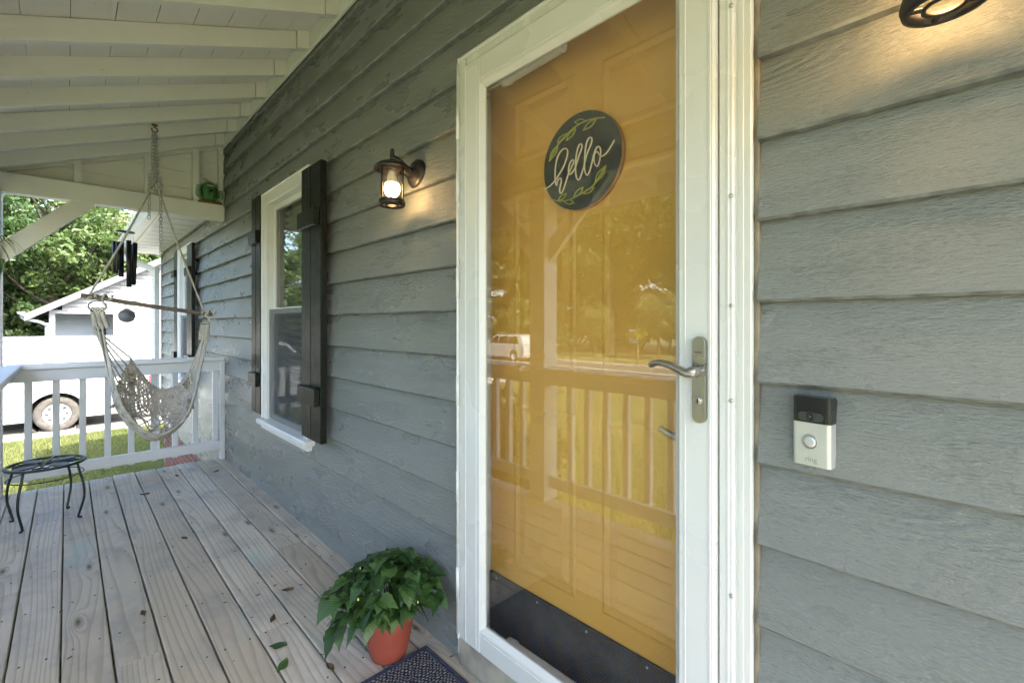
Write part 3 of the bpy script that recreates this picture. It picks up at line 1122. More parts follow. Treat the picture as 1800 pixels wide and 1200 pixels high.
# raised beads on the frame faces (profiled extrusion)
m = MB()
for (a, b) in ((-1.193, -1.189), (-1.140, -1.136), (-0.447, -0.443), (-0.396, -0.390)):
    m.box(a, b, -0.0612, -0.059, SZA + 0.004, SZB - 0.004, 0.0012)
m.box(GXA, GXB, -0.0622, -0.059, GZB + 0.012, GZB + 0.016, 0.0012)
m.box(GXA, GXB, -0.0622, -0.059, GZA - 0.016, GZA - 0.012, 0.0012)
m.build('frame_bead', 'storm_white', sd)
m = MB()    # glazing bead sloping in to the glass
def slope(p):
    m.add(p, [(0, 1, 2, 3)])
g = 0.011
y0, y1 = -0.058, -0.046
m.add([(GXA - .001, y0, GZA - .001), (GXB + .001, y0, GZA - .001), (GXB + .001, y0, GZB + .001), (GXA - .001, y0, GZB + .001),
       (GXA + g, y1, GZA + g), (GXB - g, y1, GZA + g), (GXB - g, y1, GZB - g), (GXA + g, y1, GZB - g),
       (GXA + g, -0.040, GZA + g), (GXB - g, -0.040, GZA + g), (GXB - g, -0.040, GZB - g), (GXA + g, -0.040, GZB - g)],
      [(0, 1, 5, 4), (1, 2, 6, 5), (2, 3, 7, 6), (3, 0, 4, 7), (4, 5, 9, 8), (5, 6, 10, 9), (6, 7, 11, 10), (7, 4, 8, 11)])
m.build('glazing_bead', 'storm_white', sd)
MB().box(GXA + 0.002, GXB - 0.002, -0.044, -0.040, GZA + 0.002, GZB - 0.002).build('glass_pane', 'storm_glass', sd, label='large clear glass pane reflecting the front yard')
m = MB()
for i, zz in enumerate((0.22, 0.62, 1.01, 1.20, 1.42, 1.80)):
    m.lathe([(0.0045, 0), (0.004, -0.0025), (0, -0.003)], 10, (-0.3555, -0.044, zz), 'y')
m.build('screw', 'screw', sd)
# handle: long plate with rounded ends, lever, key cylinder
m = MB()
hx, hz0, hz1, hr = -0.4115, 0.960, 1.138, 0.0145
for (rr, ya, yb) in ((hr, -0.060, -0.068), (hr - 0.0022, -0.068, -0.0705)):
    out = [(hx + rr * math.cos(t), hz1 - hr + rr * math.sin(t)) for t in frange(0, math.pi, 12)] + [(hx + rr * math.cos(t), hz0 + hr + rr * math.sin(t)) for t in frange(math.pi, 2 * math.pi, 12)]
    m.prism(out, ya, yb, 'y')
m.build('handle_plate', 'nickel', sd)
hb = (-0.408, 1.068)
m = MB()
m.lathe([(0.0115, -0.0705), (0.0115, -0.078), (0.009, -0.080), (0.009, -0.086), (0.0105, -0.088), (0.0105, -0.112), (0.009, -0.116), (0, -0.117)], 20, (hb[0], 0, hb[1]), 'y')
lv = catmull([(hb[0] + .003, -0.103, hb[1] - .002), (hb[0] - .012, -0.106, hb[1] - .003), (hb[0] - .028, -0.107, hb[1] + .004), (hb[0] - .048, -0.106, hb[1] + .011), (hb[0] - .070, -0.103, hb[1] + .014), (hb[0] - .086, -0.100, hb[1] + .0115), (hb[0] - .096, -0.098, hb[1] + .006)], 6)
nl = len(lv)
m.tube(lv, [0.0135 - 0.0055 * (i / nl) - (0.003 if i == nl - 1 else 0) for i in range(nl)], 14, flat=0.7)
m.build('lever', 'nickel', sd)
m = MB()
m.lathe([(0.0085, -0.0705), (0.0085, -0.0735), (0.0075, -0.0745), (0, -0.0745)], 20, (hx, 0, 1.006), 'y')
m.prism([(hx - .0045, 1.000), (hx + .0045, 1.000), (hx + .0045, 0.985), (hx + .003, 0.981), (hx - .003, 0.981), (hx - .0045, 0.985)], -0.0705, -0.073, 'y')
m.build('key_cylinder', 'nickel', sd)
MB().box(hx - .0012, hx + .0012, -0.0755, -0.0744, 1.002, 1.011).build('keyhole', 'nickel_dark', sd)
MB().box(hx - .0075, hx + .0075, -0.0712, -0.0704, 1.1045, 1.1062).build('maker_mark', 'nickel_dark', sd)
# pneumatic closers top and bottom, inside the glass
def closer(xa, xb, z, rod_x):
    m = MB()
    m.tube([(xa, 0.0, z), (xa + 0.03, 0.0, z), (xa + 0.034, 0.0, z), (xb - 0.02, 0.0, z + 0.006), (xb, 0.0, z + 0.006)], [0.018, 0.020, 0.0155, 0.0155, 0.012], 16)
    m.tube([(rod_x, 0.0, z), (xa, 0.0, z)], 0.004, 8)
    m.box(rod_x - 0.008, rod_x + 0.012, -0.012, 0.012, z - 0.018, z + 0.014, 0.002)
    m.build('closer', 'storm_white', sd)
closer(-1.075, -0.83, 1.935, -1.165)
closer(-1.05, -0.70, 0.158, -1.16)
# a curtain of crumpled tape at the closer end
MB().tube(catmull([(-0.845, -0.004, 1.945), (-0.83, -0.008, 1.935), (-0.82, -0.004, 1.93), (-0.812, -0.008, 1.94)], 4), [0.006, 0.009, 0.011, 0.010, 0.012, 0.010, 0.008, 0.011, 0.010, 0.008, 0.007, 0.006, 0.004], 7).build('closer_cap', 'vinyl_white', sd)

# ------------------------------------------------------------------ porch deck
deck = thing('porch_deck', 'weathered pale wooden porch deck of long boards', 'deck')
DXA, DXB = -4.645, 1.75
edges = [-0.012, -0.092] + [-0.092 - 0.132 * i for i in range(1, 11)]
joints = {1: -2.55, 2: -2.35, 3: -1.9, 5: -3.28, 6: -2.05, 9: -2.93, 8: -0.4}
nails = MB()
rd = random.Random(5)
def plank(xa, xb, y0, y1, zt):
    m = MB()
    n = max(2, int((xb - xa) / 0.25))
    th, e = 0.027, 0.0045
    vs_ = []
    for i in range(n + 1):
        x = xa + (xb - xa) * i / n
        jz = 0.0012 * mnoise.noise((x * 1.3, y0 * 11, 2))
        jy = 0.0012 * mnoise.noise((x * 1.7, y0 * 9, 6))
        if xb - x < 0.002 or x - xa < 0.002:
            jz -= 0.0006
        # slight cup and eased edges
        vs_ += [(x, y0 + jy, zt - th), (x, y0 + jy, zt + jz - e), (x, y0 + e * .35 + jy, zt + jz - e * .35), (x, y0 + e + jy, zt + jz), (x, (y0 + y1) / 2, zt + jz - 0.0008), (x, y1 - e + jy, zt + jz), (x, y1 - e * .35 + jy, zt + jz - e * .35), (x, y1 + jy, zt + jz - e), (x, y1 + jy, zt - th)]
    q = 9
    fs = []
    for i in range(n):
        for k_ in range(q):
            l = (k_ + 1) % q
            fs.append((i * q + k_, i * q + l, (i + 1) * q + l, (i + 1) * q + k_))
    fs.append(tuple(range(q)))
    fs.append(tuple(n * q + k_ for k_ in range(q))[::-1])
    m.add(vs_, fs)
    return m.build('deck_board', 'deck', deck)
for i in range(len(edges) - 1):
    y1, y0 = edges[i] - 0.0025, edges[i + 1] + 0.0025
    zt = rd.uniform(-.001, .001)
    xa = DXA + rd.uniform(-.012, .012)
    pieces = [(xa, DXB)]
    if i in joints:
        j = joints[i]
        pieces = [(xa, j - 0.001), (j + 0.001, DXB)]
    for (a, b) in pieces:
        plank(a, b, y0, y1, zt)
    x = DXA + 0.05
    while x < 0.8:
        for yy in ((y0 + 0.028, y1 - 0.028) if y1 - y0 > 0.1 else ((y0 + y1) / 2,)):
            nx_, ny_ = x + rd.uniform(-.014, .014), yy + rd.uniform(-.006, .006)
            nails.lathe([(0.0038, zt - 0.004), (0.0038, zt + 0.0004), (0, zt + 0.0006)], 7, (nx_, ny_, 0), 'z', False)
        x += 0.385
o = nails.build('nail', 'nail', deck)
o['kind'] = 'stuff'
m = MB()
for i in range(16):
    x = DXA + 0.02 + i * 0.385
    m.box(x, x + 0.038, -1.40, -0.04, -0.19, -0.030)
m.build('joist', 'deck_frame', deck)
m = MB()
m.box(DXA + 0.03, DXB, -1.445, -1.407, -0.21, -0.030)
m.build('rim_joist', 'deck_frame', deck)
MB().box(DXA - 0.02, DXA + 0.018, -1.445, -0.03, -0.20, -0.030).build('rim_joist', 'deck_frame', deck)
for x in (-4.55, -2.1, 0.4):
    MB().box(x - 0.05, x + 0.05, -1.40, -1.30, -1.3, -0.21).build('support_post', 'deck_frame', deck)

crumbs = MB()
for i in range(60):
    x = rd.uniform(-4.5, -1.2)
    y = -0.03 - abs(rd.gauss(0, 0.09)) if i % 2 else rd.choice(edges[1:9]) + rd.gauss(0, 0.012)
    if i % 5 == 0:
        x, y = rd.uniform(-2.3, -1.25), rd.uniform(-0.6, -0.05)
    s_ = rd.uniform(0.0015, 0.0048)
    a = rd.uniform(0, 3.14)
    crumbs.bar((x - s_ * math.cos(a) * 1.6, y - s_ * math.sin(a) * 1.6, 0.0026), (x + s_ * math.cos(a) * 1.6, y + s_ * math.sin(a) * 1.6, 0.0030), s_, 0.0024, bev=0.0005)
o = crumbs.build('crumb', 'dead_leaf', deck)
o['kind'] = 'stuff'
# ------------------------------------------------------------------ porch roof
ROOF_A, ROOF_B = 2.690, 0.382          # underside of rafters: z = A + B*y
rz = lambda y: ROOF_A + ROOF_B * y
pr = thing('porch_roof', 'white painted open-rafter porch roof with end truss', 'porch roof')
ang = math.atan(ROOF_B)
RH = 0.088 / math.cos(ang)
YE = -1.78
RAFT = [-4.49 + 0.377 * i for i in range(17)]
raft_me = MB()
raft_me.add([(-0.019, YE, rz(YE)), (0.019, YE, rz(YE)), (0.019, YE, rz(YE) + RH), (-0.019, YE, rz(YE) + RH),
             (-0.019, -0.112, rz(-.112)), (0.019, -0.112, rz(-.112)), (0.019, -0.112, rz(-.112) + RH), (-0.019, -0.112, rz(-.112) + RH)],
            [(0, 1, 2, 3), (4, 5, 6, 7), (0, 1, 5, 4), (1, 2, 6, 5), (2, 3, 7, 6), (3, 0, 4, 7)])
raft_mesh = raft_me.mesh('rafter', 'ceiling_paint')
blk = MB()
blk.add([(-0.019, -0.108, rz(-.108)), (0.019, -0.108, rz(-.108)), (0.019, -0.108, rz(-.108) + RH), (-0.019, -0.108, rz(-.108) + RH),
         (-0.019, -0.046, rz(-.046) - .003), (0.019, -0.046, rz(-.046) - .003), (0.019, -0.046, rz(-.046) + RH), (-0.019, -0.046, rz(-.046) + RH)],
        [(0, 1, 2, 3), (4, 5, 6, 7), (0, 1, 5, 4), (1, 2, 6, 5), (2, 3, 7, 6), (3, 0, 4, 7)])
blk_mesh = blk.mesh('rafter_block', 'ceiling_paint')
for x in RAFT:
    link('rafter', raft_mesh, pr, (x + rd.uniform(-.006, .006), 0, rd.uniform(-.002, .002)))
    link('rafter_block', blk_mesh, pr, (x + rd.uniform(-.004, .004), 0, 0.0))
MB().box(-4.655, 1.85, -0.0455, -0.0285, 2.668, rz(-.03) + RH - .004, 0.002).build('frieze_board', 'ceiling_board', pr)
# roof boards run along the house, gaps between them
yb = -0.024
i = 0
while yb > YE + 0.02:
    ya = yb - 0.136
    m = MB()
    za, zb_ = rz(ya) + RH + 0.001, rz(yb) + RH + 0.001
    m.add([(-4.70, ya, za), (1.85, ya, za), (1.85, yb, zb_), (-4.70, yb, zb_), (-4.70, ya, za + .019), (1.85, ya, za + .019), (1.85, yb, zb_ + .019), (-4.70, yb, zb_ + .019)],
          [(0, 1, 2, 3), (4, 5, 6, 7), (0, 1, 5, 4), (1, 2, 6, 5), (2, 3, 7, 6), (3, 0, 4, 7)])
    m.build('roof_board', 'ceiling_board', pr)
    yb = ya - 0.0022
m = MB()
m.add([(-4.78, YE - .05, rz(YE) + RH + .024 - .018), (1.9, YE - .05, rz(YE) + RH + .024 - .018), (1.9, 0.05, rz(.05) + RH + .024), (-4.78, 0.05, rz(.05) + RH + .024),
       (-4.78, YE - .05, rz(YE) + RH + .034 - .018), (1.9, YE - .05, rz(YE) + RH + .034 - .018), (1.9, 0.05, rz(.05) + RH + .034), (-4.78, 0.05, rz(.05) + RH + .034)],
      [(0, 1, 2, 3), (4, 5, 6, 7), (0, 1, 5, 4), (1, 2, 6, 5), (2, 3, 7, 6), (3, 0, 4, 7)])
m.build('shingles', 'roof_shingle', pr)
MB().box(-4.72, 1.87, YE - 0.026, YE - 0.002, rz(YE) - 0.03, rz(YE) + RH + 0.0, 0.003).build('fascia', 'ceiling_board', pr)
# header beams on the posts
BZ0, BZ1 = 2.045, 2.178
MB().box(-4.66, 1.87, -1.425, -1.335, BZ0, rz(-1.38) - 0.004 - 0.018, 0.003).build('header_beam', 'ceiling_board', pr)
MB().box(-4.66, -4.565, -1.330, -0.026, BZ0, BZ1, 0.003).build('end_beam', 'ceiling_paint', pr)
# studs and plank infill of the end triangle
for (yc, w) in ((-0.944, 0.04), (-0.535, 0.055), (-0.225, 0.045), (-0.045, 0.035)):
    m = MB()
    m.prism([(yc - w / 2, BZ1 + .001), (yc + w / 2, BZ1 + .001), (yc + w / 2, rz(yc + w / 2) + .02), (yc - w / 2, rz(yc - w / 2) + .02)], -4.655, -4.600)
    m.build('stud', 'ceiling_paint', pr)
zz = BZ1 - 0.02
wds = (0.135, 0.135, 0.118, 0.13, 0.14)
for wd in wds:
    zt = zz + wd - 0.003
    yl0 = max(-1.42, (zz - ROOF_A - .03) / ROOF_B)
    yl1 = max(-1.42, (zt - ROOF_A - .03) / ROOF_B)
    m = MB()
    tilt = rd.uniform(-.004, .004)
    m.prism([(yl0, zz), (-0.002, zz + tilt), (-0.002, zt + tilt), (min(yl1, -0.03), zt)], -4.685, -4.662)
    m.build('infill_board', 'ceiling_paint', pr)
    zz += wd
m = MB()
m.add([(-4.66, YE, rz(YE) - .002), (-4.62, YE, rz(YE) - .002), (-4.62, YE, rz(YE) + RH), (-4.66, YE, rz(YE) + RH),
       (-4.66, -0.026, rz(-.026) - .002), (-4.62, -0.026, rz(-.026) - .002), (-4.62, -0.026, rz(-.026) + RH), (-4.66, -0.026, rz(-.026) + RH)],
      [(0, 1, 2, 3), (4, 5, 6, 7), (0, 1, 5, 4), (1, 2, 6, 5), (2, 3, 7, 6), (3, 0, 4, 7)])
m.build('end_rafter', 'ceiling_paint', pr)

# ------------------------------------------------------------------ posts with knee braces
def post(x, lab, braces):
    p = thing('porch_post', lab, 'post', (x, -1.38, 0), 'posts along the front of the porch')
    MB().box(-0.066, 0.066, -0.066, 0.066, 0.001, BZ0 - 0.001, 0.004).build('shaft', 'rail_z', p)
    for d in braces:
        m = MB()
        if d == 'y':
            m.bar((0.012, 0.03, 1.60), (0.012, 0.495, 2.065), 0.038, 0.105, (0, -1, 1), 0.002)
        else:
            s = 1 if d == '+' else -1
            m.bar((s * 0.03, 0, 1.60), (s * 0.495, 0, 2.065), 0.038, 0.105, (-s, 0, 1), 0.002)
        m.build('brace', 'ceiling_paint', p)
    return p
post(-4.600, 'white corner post with diagonal brace at the far left of the porch', ['y', '+'])
post(-2.07, 'white porch post with two braces, seen only mirrored in the door glass', ['+', '-'])

# ------------------------------------------------------------------ railings
bal_me = MB().box(-0.019, 0.019, -0.019, 0.019, 0.070, 0.838, 0.003).mesh('baluster', 'rail_z')
RT = 0.882
def railing_end():
    r = thing('porch_railing', 'white wooden railing across the far end of the porch', 'railing', (-4.60, 0, 0), 'porch railings')
    MB().box(-0.045, 0.0665, -1.300, -0.030, RT - 0.036, RT, 0.005).build('cap_rail', 'rail_y', r)
    MB().box(0.0, 0.036, -1.305, -0.030, RT - 0.122, RT - 0.037, 0.003).build('top_rail', 'rail_y', r)
    MB().box(0.0, 0.036, -1.305, -0.060, 0.088, 0.165, 0.003).build('bottom_rail', 'rail_y', r)
    for i in range(9):
        link('baluster', bal_me, r, (-0.0195, -0.090 - 0.138 * i + (0.004 if i == 0 else 0), 0))
    MB().box(-0.030, 0.048, -0.059, -0.026, 0.001, RT - 0.037, 0.003).build('end_post', 'rail_z', r)
    return r
railing_end()
def railing_front(xa, xb, lab):
    r = thing('porch_railing', lab, 'railing', (0, -1.38, 0), 'porch railings')
    MB().box(xa, xb, -0.050, 0.160, RT - 0.036, RT, 0.005).build('cap_rail', 'rail_x', r)
    MB().box(xa, xb, -0.014, 0.022, RT - 0.122, RT - 0.037, 0.003).build('top_rail', 'rail_x', r)
    MB().box(xa, xb, -0.014, 0.022, 0.088, 0.165, 0.003).build('bottom_rail', 'rail_x', r)
    n = int((xb - xa - 0.06) / 0.138)
    st = ((xb - xa) - (n - 1) * 0.138) / 2
    for i in range(n):
        link('baluster', bal_me, r, (xa + st + i * 0.138, -0.0345, 0))
railing_front(-4.533, -2.137, 'white front railing between the corner post and the middle post')
railing_front(-2.003, 0.483, 'white front railing in front of the door, seen mirrored in the glass')
# ------------------------------------------------------------------ wall lanterns
def lantern(x, lab):
    t = thing('wall_lantern', lab, 'lantern', (x, 0, 0), 'wall lanterns beside the door')
    yc = -0.128
    m = MB()
    zb = 1.742
    m.lathe([(0.058, -0.012), (0.058, -0.024), (0.052, -0.029), (0.050, -0.034), (0.040, -0.038), (0.032, -0.040), (0.022, -0.048), (0, -0.049)], 32, (0, 0, zb), 'y')
    m.build('back_plate', 'lamp_bronze', t)
    m = MB()
    pth = catmull([(0, -0.040, zb), (0, -0.062, zb + 0.004), (0, -0.085, zb + 0.018), (0, -0.108, zb + 0.034), (0, yc, zb + 0.040)], 5)
    n = len(pth)
    m.tube(pth, [0.023 - 0.012 * (i / n) for i in range(n)], 14)
    m.build('arm', 'lamp_bronze', t)
    m = MB()
    m.lathe([(0.0, 1.817), (0.006, 1.814), (0.0085, 1.806), (0.0085, 1.800), (0.006, 1.796), (0.0095, 1.794), (0.0095, 1.790), (0.008, 1.780), (0.013, 1.768)], 20, (0, yc, 0))
    m.build('finial', 'lamp_bronze', t)
    m = MB()
    m.lathe([(0.008, 1.778), (0.013, 1.768), (0.030, 1.764), (0.052, 1.757), (0.066, 1.744), (0.069, 1.737), (0.066, 1.736), (0.050, 1.750), (0.046, 1.751), (0.044, 1.731), (0.040, 1.731), (0.040, 1.752), (0.008, 1.760)], 40, (0, yc, 0), closed=True)
    m.build('hood', 'lamp_bronze', t)
    m = MB()
    m.lathe([(0.0415, 1.735), (0.0415, 1.622), (0.0395, 1.622), (0.0395, 1.735)], 40, (0, yc, 0), closed=True)
    m.build('glass_cylinder', 'lamp_glass', t)
    m = MB()    # cage bars and base ring
    for a in (35, 155, 275):
        ca, sa = math.cos(R(a)), math.sin(R(a))
        m.bar((0.0435 * ca, yc + 0.0435 * sa, 1.615), (0.0435 * ca, yc + 0.0435 * sa, 1.735), 0.008, 0.004, (ca, sa, 0), 0.001)
    m.build('cage_bar', 'lamp_bronze', t)
    m = MB()
    m.lathe([(0.0385, 1.624), (0.047, 1.624), (0.0495, 1.612), (0.047, 1.602), (0.0385, 1.601)], 40, (0, yc, 0), closed=True)
    m.lathe([(0.0205, 1.606), (0.0255, 1.606), (0.0255, 1.602), (0.0205, 1.602)], 32, (0, yc, 0), closed=True)
    for a in (20, 110, 200, 290):
        ca, sa = math.cos(R(a)), math.sin(R(a))
        m.bar((0.0245 * ca, yc + 0.0245 * sa, 1.604), (0.040 * ca, yc + 0.040 * sa, 1.604), 0.007, 0.004, bev=0.001)
    m.build('base_ring', 'lamp_bronze', t)
    m = MB()
    m.lathe([(0.013, 1.748), (0.013, 1.728), (0.0145, 1.722), (0.020, 1.695), (0.024, 1.686)], 24, (0, yc, 0))
    m.build('bulb_collar', 'bulb_base', t)
    m = MB()
    m.lathe([(0.0238, 1.6855), (0.0275, 1.674), (0.0285, 1.664), (0.0265, 1.652), (0.020, 1.641), (0.010, 1.6355), (0, 1.6345)], 28, (0, yc, 0))
    m.build('bulb', 'bulb_glow', t)
    return t
lantern(-1.545, 'lit bronze wall lantern between the window and the front door')
lantern(-0.040, 'lit bronze wall lantern at the top right, only its base in view')

# ------------------------------------------------------------------ video doorbell
db = thing('video_doorbell', 'silver and black video doorbell on the grey siding right of the door', 'doorbell', (-0.216, -0.018, 0.972))
db.rotation_euler = (0, 0, R(-7))
def rbox(x0, x1, y0, y1, z0, z1, r):
    """box with corners rounded round the vertical axis towards -y"""
    pts = []
    for (cx, cy_, a0) in ((x1 - r, y0 + r, -90), (x0 + r, y0 + r, 180)):
        for i in range(7):
            a = R(a0 + i * 15)
            pts.append((cx + r * math.cos(a), cy_ + r * math.sin(a)))
    # order: from right corner (-90..0) then left corner (180..270)
    right = pts[:7]
    left = pts[7:]
    poly = left + right + [(x1, y1), (x0, y1)]
    m = MB()
    m.prism(poly, z0, z1, 'z')
    return m
rbox(-0.0305, 0.0305, -0.026, 0.0, -0.062, 0.0148, 0.007).build('face_plate', 'bell_silver', db)
rbox(-0.0305, 0.0305, -0.026, 0.0, 0.0152, 0.061, 0.007).build('camera_housing', 'bell_black', db)
m = MB()
pp = [(x_, z_) for (x_, z_) in [(-0.014 + 0.006 * math.cos(R(a)), 0.026 + 0.0075 * math.sin(R(a))) for a in range(90, 271, 20)] + [(0.014 + 0.006 * math.cos(R(a)), 0.026 + 0.0075 * math.sin(R(a))) for a in range(-90, 91, 20)]]
m.prism(pp, -0.0285, -0.0255, 'y')
m.build('lens_bezel', 'bell_lens', db)
MB().lathe([(0.0068, -0.0285), (0.0060, -0.0300), (0.0048, -0.0292), (0, -0.0292)], 20, (0.0, 0, 0.026), 'y').build('lens', 'bell_black', db)
MB().lathe([(0.0016, -0.0291), (0, -0.0299)], 10, (0.0, 0, 0.026), 'y').build('lens_glint', 'screw', db)
MB().lathe([(0.0125, -0.0258), (0.0135, -0.0272), (0.0125, -0.0280), (0.0108, -0.0268)], 28, (-0.002, 0, -0.019), 'y', closed=True).build('button_ring', 'zinc', db)
MB().lathe([(0.0108, -0.0255), (0.0100, -0.0274), (0.006, -0.0278), (0, -0.0278)], 28, (-0.002, 0, -0.019), 'y').build('button', 'bell_silver', db)
tc = bpy.data.curves.new('lettering', 'FONT')
tc.body = 'ring'
tc.size = 0.0125
tc.align_x = 'CENTER'
tc.extrude = 0.0002
tc.materials.append(MAT['bell_text'])
to = bpy.data.objects.new('lettering_source', tc)
C.objects.link(to)
bpy.context.view_layer.update()
tme = bpy.data.meshes.new_from_object(to.evaluated_get(bpy.context.evaluated_depsgraph_get()))
bpy.data.objects.remove(to)
if not tme.materials:
    tme.materials.append(MAT['bell_text'])
o = link('lettering', tme, db)
o.location = (0.0, -0.0263, -0.0545)
o.rotation_euler = (R(90), 0, 0)
m = MB()
m.box(-0.028, 0.028, -0.001, 0.016, -0.058, 0.057, 0.002)
m.build('mounting_wedge', 'bell_black', db)

# ------------------------------------------------------------------ round hello sign
SR = 0.137
hs = thing('hello_sign', 'round dark plank sign reading hello with green sprigs on the yellow door', 'sign', (-0.806, 0.052, 1.627))
def disc_plank(xa, xb, groove=0.002):
    n = 28
    pts_t, pts_b = [], []
    xa_, xb_ = xa + groove / 2, xb - groove / 2
    xa_, xb_ = max(xa_, -SR * .999), min(xb_, SR * .999)
    for i in range(n + 1):
        x = xa_ + (xb_ - xa_) * (0.5 - 0.5 * math.cos(math.pi * i / n))
        h = math.sqrt(max(0, SR * SR - x * x))
        h *= 1 + 0.006 * mnoise.noise((x * 60, 1, 1))
        pts_t.append((x, h))
        pts_b.append((x, -h * (1 + 0.006 * mnoise.noise((x * 60, 5, 1)))))
    poly = pts_t + pts_b[::-1]
    # drop degenerate duplicates at the tips
    out = []
    for p in poly:
        if not out or (abs(p[0] - out[-1][0]) + abs(p[1] - out[-1][1])) > 1e-5:
            out.append(p)
    m = MB()
    m.prism(out, -0.0035, 0.0, 'y')
    m.build('plank', 'sign_black', hs)
g1, g2 = -0.066, 0.042
disc_plank(-SR, g1)
disc_plank(g1, g2)
disc_plank(g2, SR)
m = MB()
m.lathe([(SR * 0.999, 0.0003), (SR * 1.004, 0.006), (SR * 1.003, 0.016), (0, 0.016), (0, 0.0003)], 64, (0, 0, 0), 'y')
m.build('backing', 'sign_edge', hs)
def sgn(p):
    return Vector(((p[0] - 490) / 350 * SR * 1.02, -0.0045, -(p[1] - 602) / 527 * SR))
HELLO = [(152, 806), (200, 795), (250, 757), (300, 690), (346, 610), (375, 520), (382, 450), (358, 414), (318, 430), (286, 490), (268, 580), (262, 700), (268, 770), (278, 806), (283, 770), (298, 738), (318, 735), (322, 780), (308, 850), (314, 906), (336, 890), (362, 810), (388, 720), (418, 650), (438, 600), (432, 570), (408, 590), (392, 650), (396, 720), (422, 714), (455, 660), (482, 560), (512, 470), (505, 426), (484, 440), (464, 520), (455, 640), (460, 760), (480, 812), (502, 780), (526, 690), (556, 560), (596, 450), (594, 398), (570, 397), (550, 450), (538, 560), (535, 700), (552, 784), (574, 765), (594, 690), (612, 600), (632, 535), (654, 517), (670, 560), (666, 650), (646, 722), (622, 690), (616, 600), (640, 566), (662, 610), (684, 632), (722, 610), (758, 552), (782, 505)]
m = MB()
m.tube(catmull([sgn(p) for p in HELLO], 4), 0.0040, 6, flat=0.4)
m.build('lettering', 'sign_cream', hs)
def sprig(stem, leaves):
    m = MB()
    m.tube(catmull([sgn(p) for p in stem], 5), 0.0040, 6, flat=0.4)
    for (a, b, w) in leaves:
        a, b = Vector((a[0], a[1])), Vector((b[0], b[1]))
        d = b - a
        n = Vector((-d.y, d.x)).normalized()
        loop = []
        for i in range(20):
            t = i / 20 * 2 * math.pi
            s = (1 - math.cos(t)) / 2
            p = a + d * s + n * (w * math.sin(t) * math.sin(s * math.pi * .9 + .2))
            q = sgn((p.x, p.y))
            q.y -= 0.0005
            loop.append(q)
        m.tube(loop, 0.0034, 6, closed=True, flat=0.4)
    m.build('painted_sprig', 'sign_leaf', hs)
sprig([(205, 505), (240, 430), (300, 335), (370, 272), (450, 217), (540, 197), (620, 207), (706, 237)],
      [((290, 345), (207, 500), 24), ((375, 255), (285, 318), 24), ((455, 232), (372, 334), 22), ((540, 192), (446, 162), 24), ((635, 215), (524, 290), 26)])
sprig([(215, 940), (290, 985), (390, 1005), (500, 970), (590, 930), (650, 860), (715, 740)],
      [((295, 985), (370, 925), 22), ((350, 1005), (440, 1050), 22), ((440, 992), (524, 902), 24), ((528, 978), (620, 940), 22), ((625, 890), (716, 742), 26)])

# ------------------------------------------------------------------ doormat
dm = thing('doormat', 'woven navy and cream doormat in front of the door', 'doormat', (-0.90, -0.375, 0))
xs_, ys_ = frange(-0.485, 0.485, 48), frange(-0.285, 0.285, 28)
m = MB()
vs_ = [(x, y, 0.0105 + 0.0008 * mnoise.noise((x * 9, y * 9, 0))) for y in ys_ for x in xs_]
nx = len(xs_)
m.add(vs_, [(j * nx + i, j * nx + i + 1, (j + 1) * nx + i + 1, (j + 1) * nx + i) for j in range(len(ys_) - 1) for i in range(nx - 1)])
m.box(-0.485, 0.485, -0.285, 0.285, 0.002, 0.0085)
m.build('woven_field', 'doormat', dm)
m = MB()
for e in (0.0, 0.011):
    m.tube([(-0.487 - e, -0.287 - e, 0.0075), (0.487 + e, -0.287 - e, 0.0075), (0.487 + e, 0.287 + e, 0.0075), (-0.487 - e, 0.287 + e, 0.0075)], 0.0058, 8, closed=True)
m.build('braided_edge', 'mat_border', dm)

# ------------------------------------------------------------------ potted plant
pp_ = thing('potted_plant', 'bushy green leafy plant in a terracotta-red pot beside the doormat', 'potted plant', (-1.462, -0.188, 0.0))
m = MB()
m.lathe([(0.0, 0.001), (0.050, 0.001), (0.060, 0.008), (0.070, 0.045), (0.079, 0.09), (0.086, 0.135), (0.088, 0.150), (0.089, 0.158), (0.086, 0.162), (0.081, 0.158), (0.080, 0.140)], 40)
m.build('pot', 'terracotta', pp_)
MB().lathe([(0.0815, 0.143), (0.04, 0.147), (0, 0.148)], 24).build('soil', 'soil', pp_)
def leaf_mesh(L, W, curl, fold, seed):
    r_ = random.Random(seed)
    m = MB()
    n = 9
    vs_ = []
    for i in range(n + 1):
        t = i / n
        w = W * (math.sin(math.pi * t ** 0.72) ** 0.9) * (1 - 0.25 * t)
        if i in (0, n):
            w = 0.0003
        ser = 1 + (0.10 if i % 2 else -0.05)
        x = L * t
        z = -curl * L * t * t + 0.05 * L * math.sin(math.pi * t)
        for s in (-1, -0.5, 0, 0.5, 1):
            ww = w * s * (ser if abs(s) == 1 else 1)
            vs_.append((x - (0.06 * L * abs(s) if 0 < i < n else 0), ww, z + fold * abs(ww) + 0.0016 * math.sin(i * 2.1 + s * 3)))
    fs = []
    for i in range(n):
        for k_ in range(4):
            fs.append((i * 5 + k_, i * 5 + k_ + 1, (i + 1) * 5 + k_ + 1, (i + 1) * 5 + k_))
    m.add(vs_, fs, True)
    m.tube([(-0.018, 0, -0.002), (0.0, 0, 0.0)], 0.0011, 5)
    return m.mesh('leaf', 'pot_leaf')
leaf_vars = [leaf_mesh(0.068, 0.025, 0.35, 0.35, 1), leaf_mesh(0.060, 0.022, 0.20, 0.5, 2), leaf_mesh(0.076, 0.028, 0.4, 0.25, 3), leaf_mesh(0.050, 0.016, 0.3, 0.4, 4)]
rp = random.Random(11)
stems = MB()
nleaf = 0
PB = Vector((-1.462, -0.188, 0))
plan = []
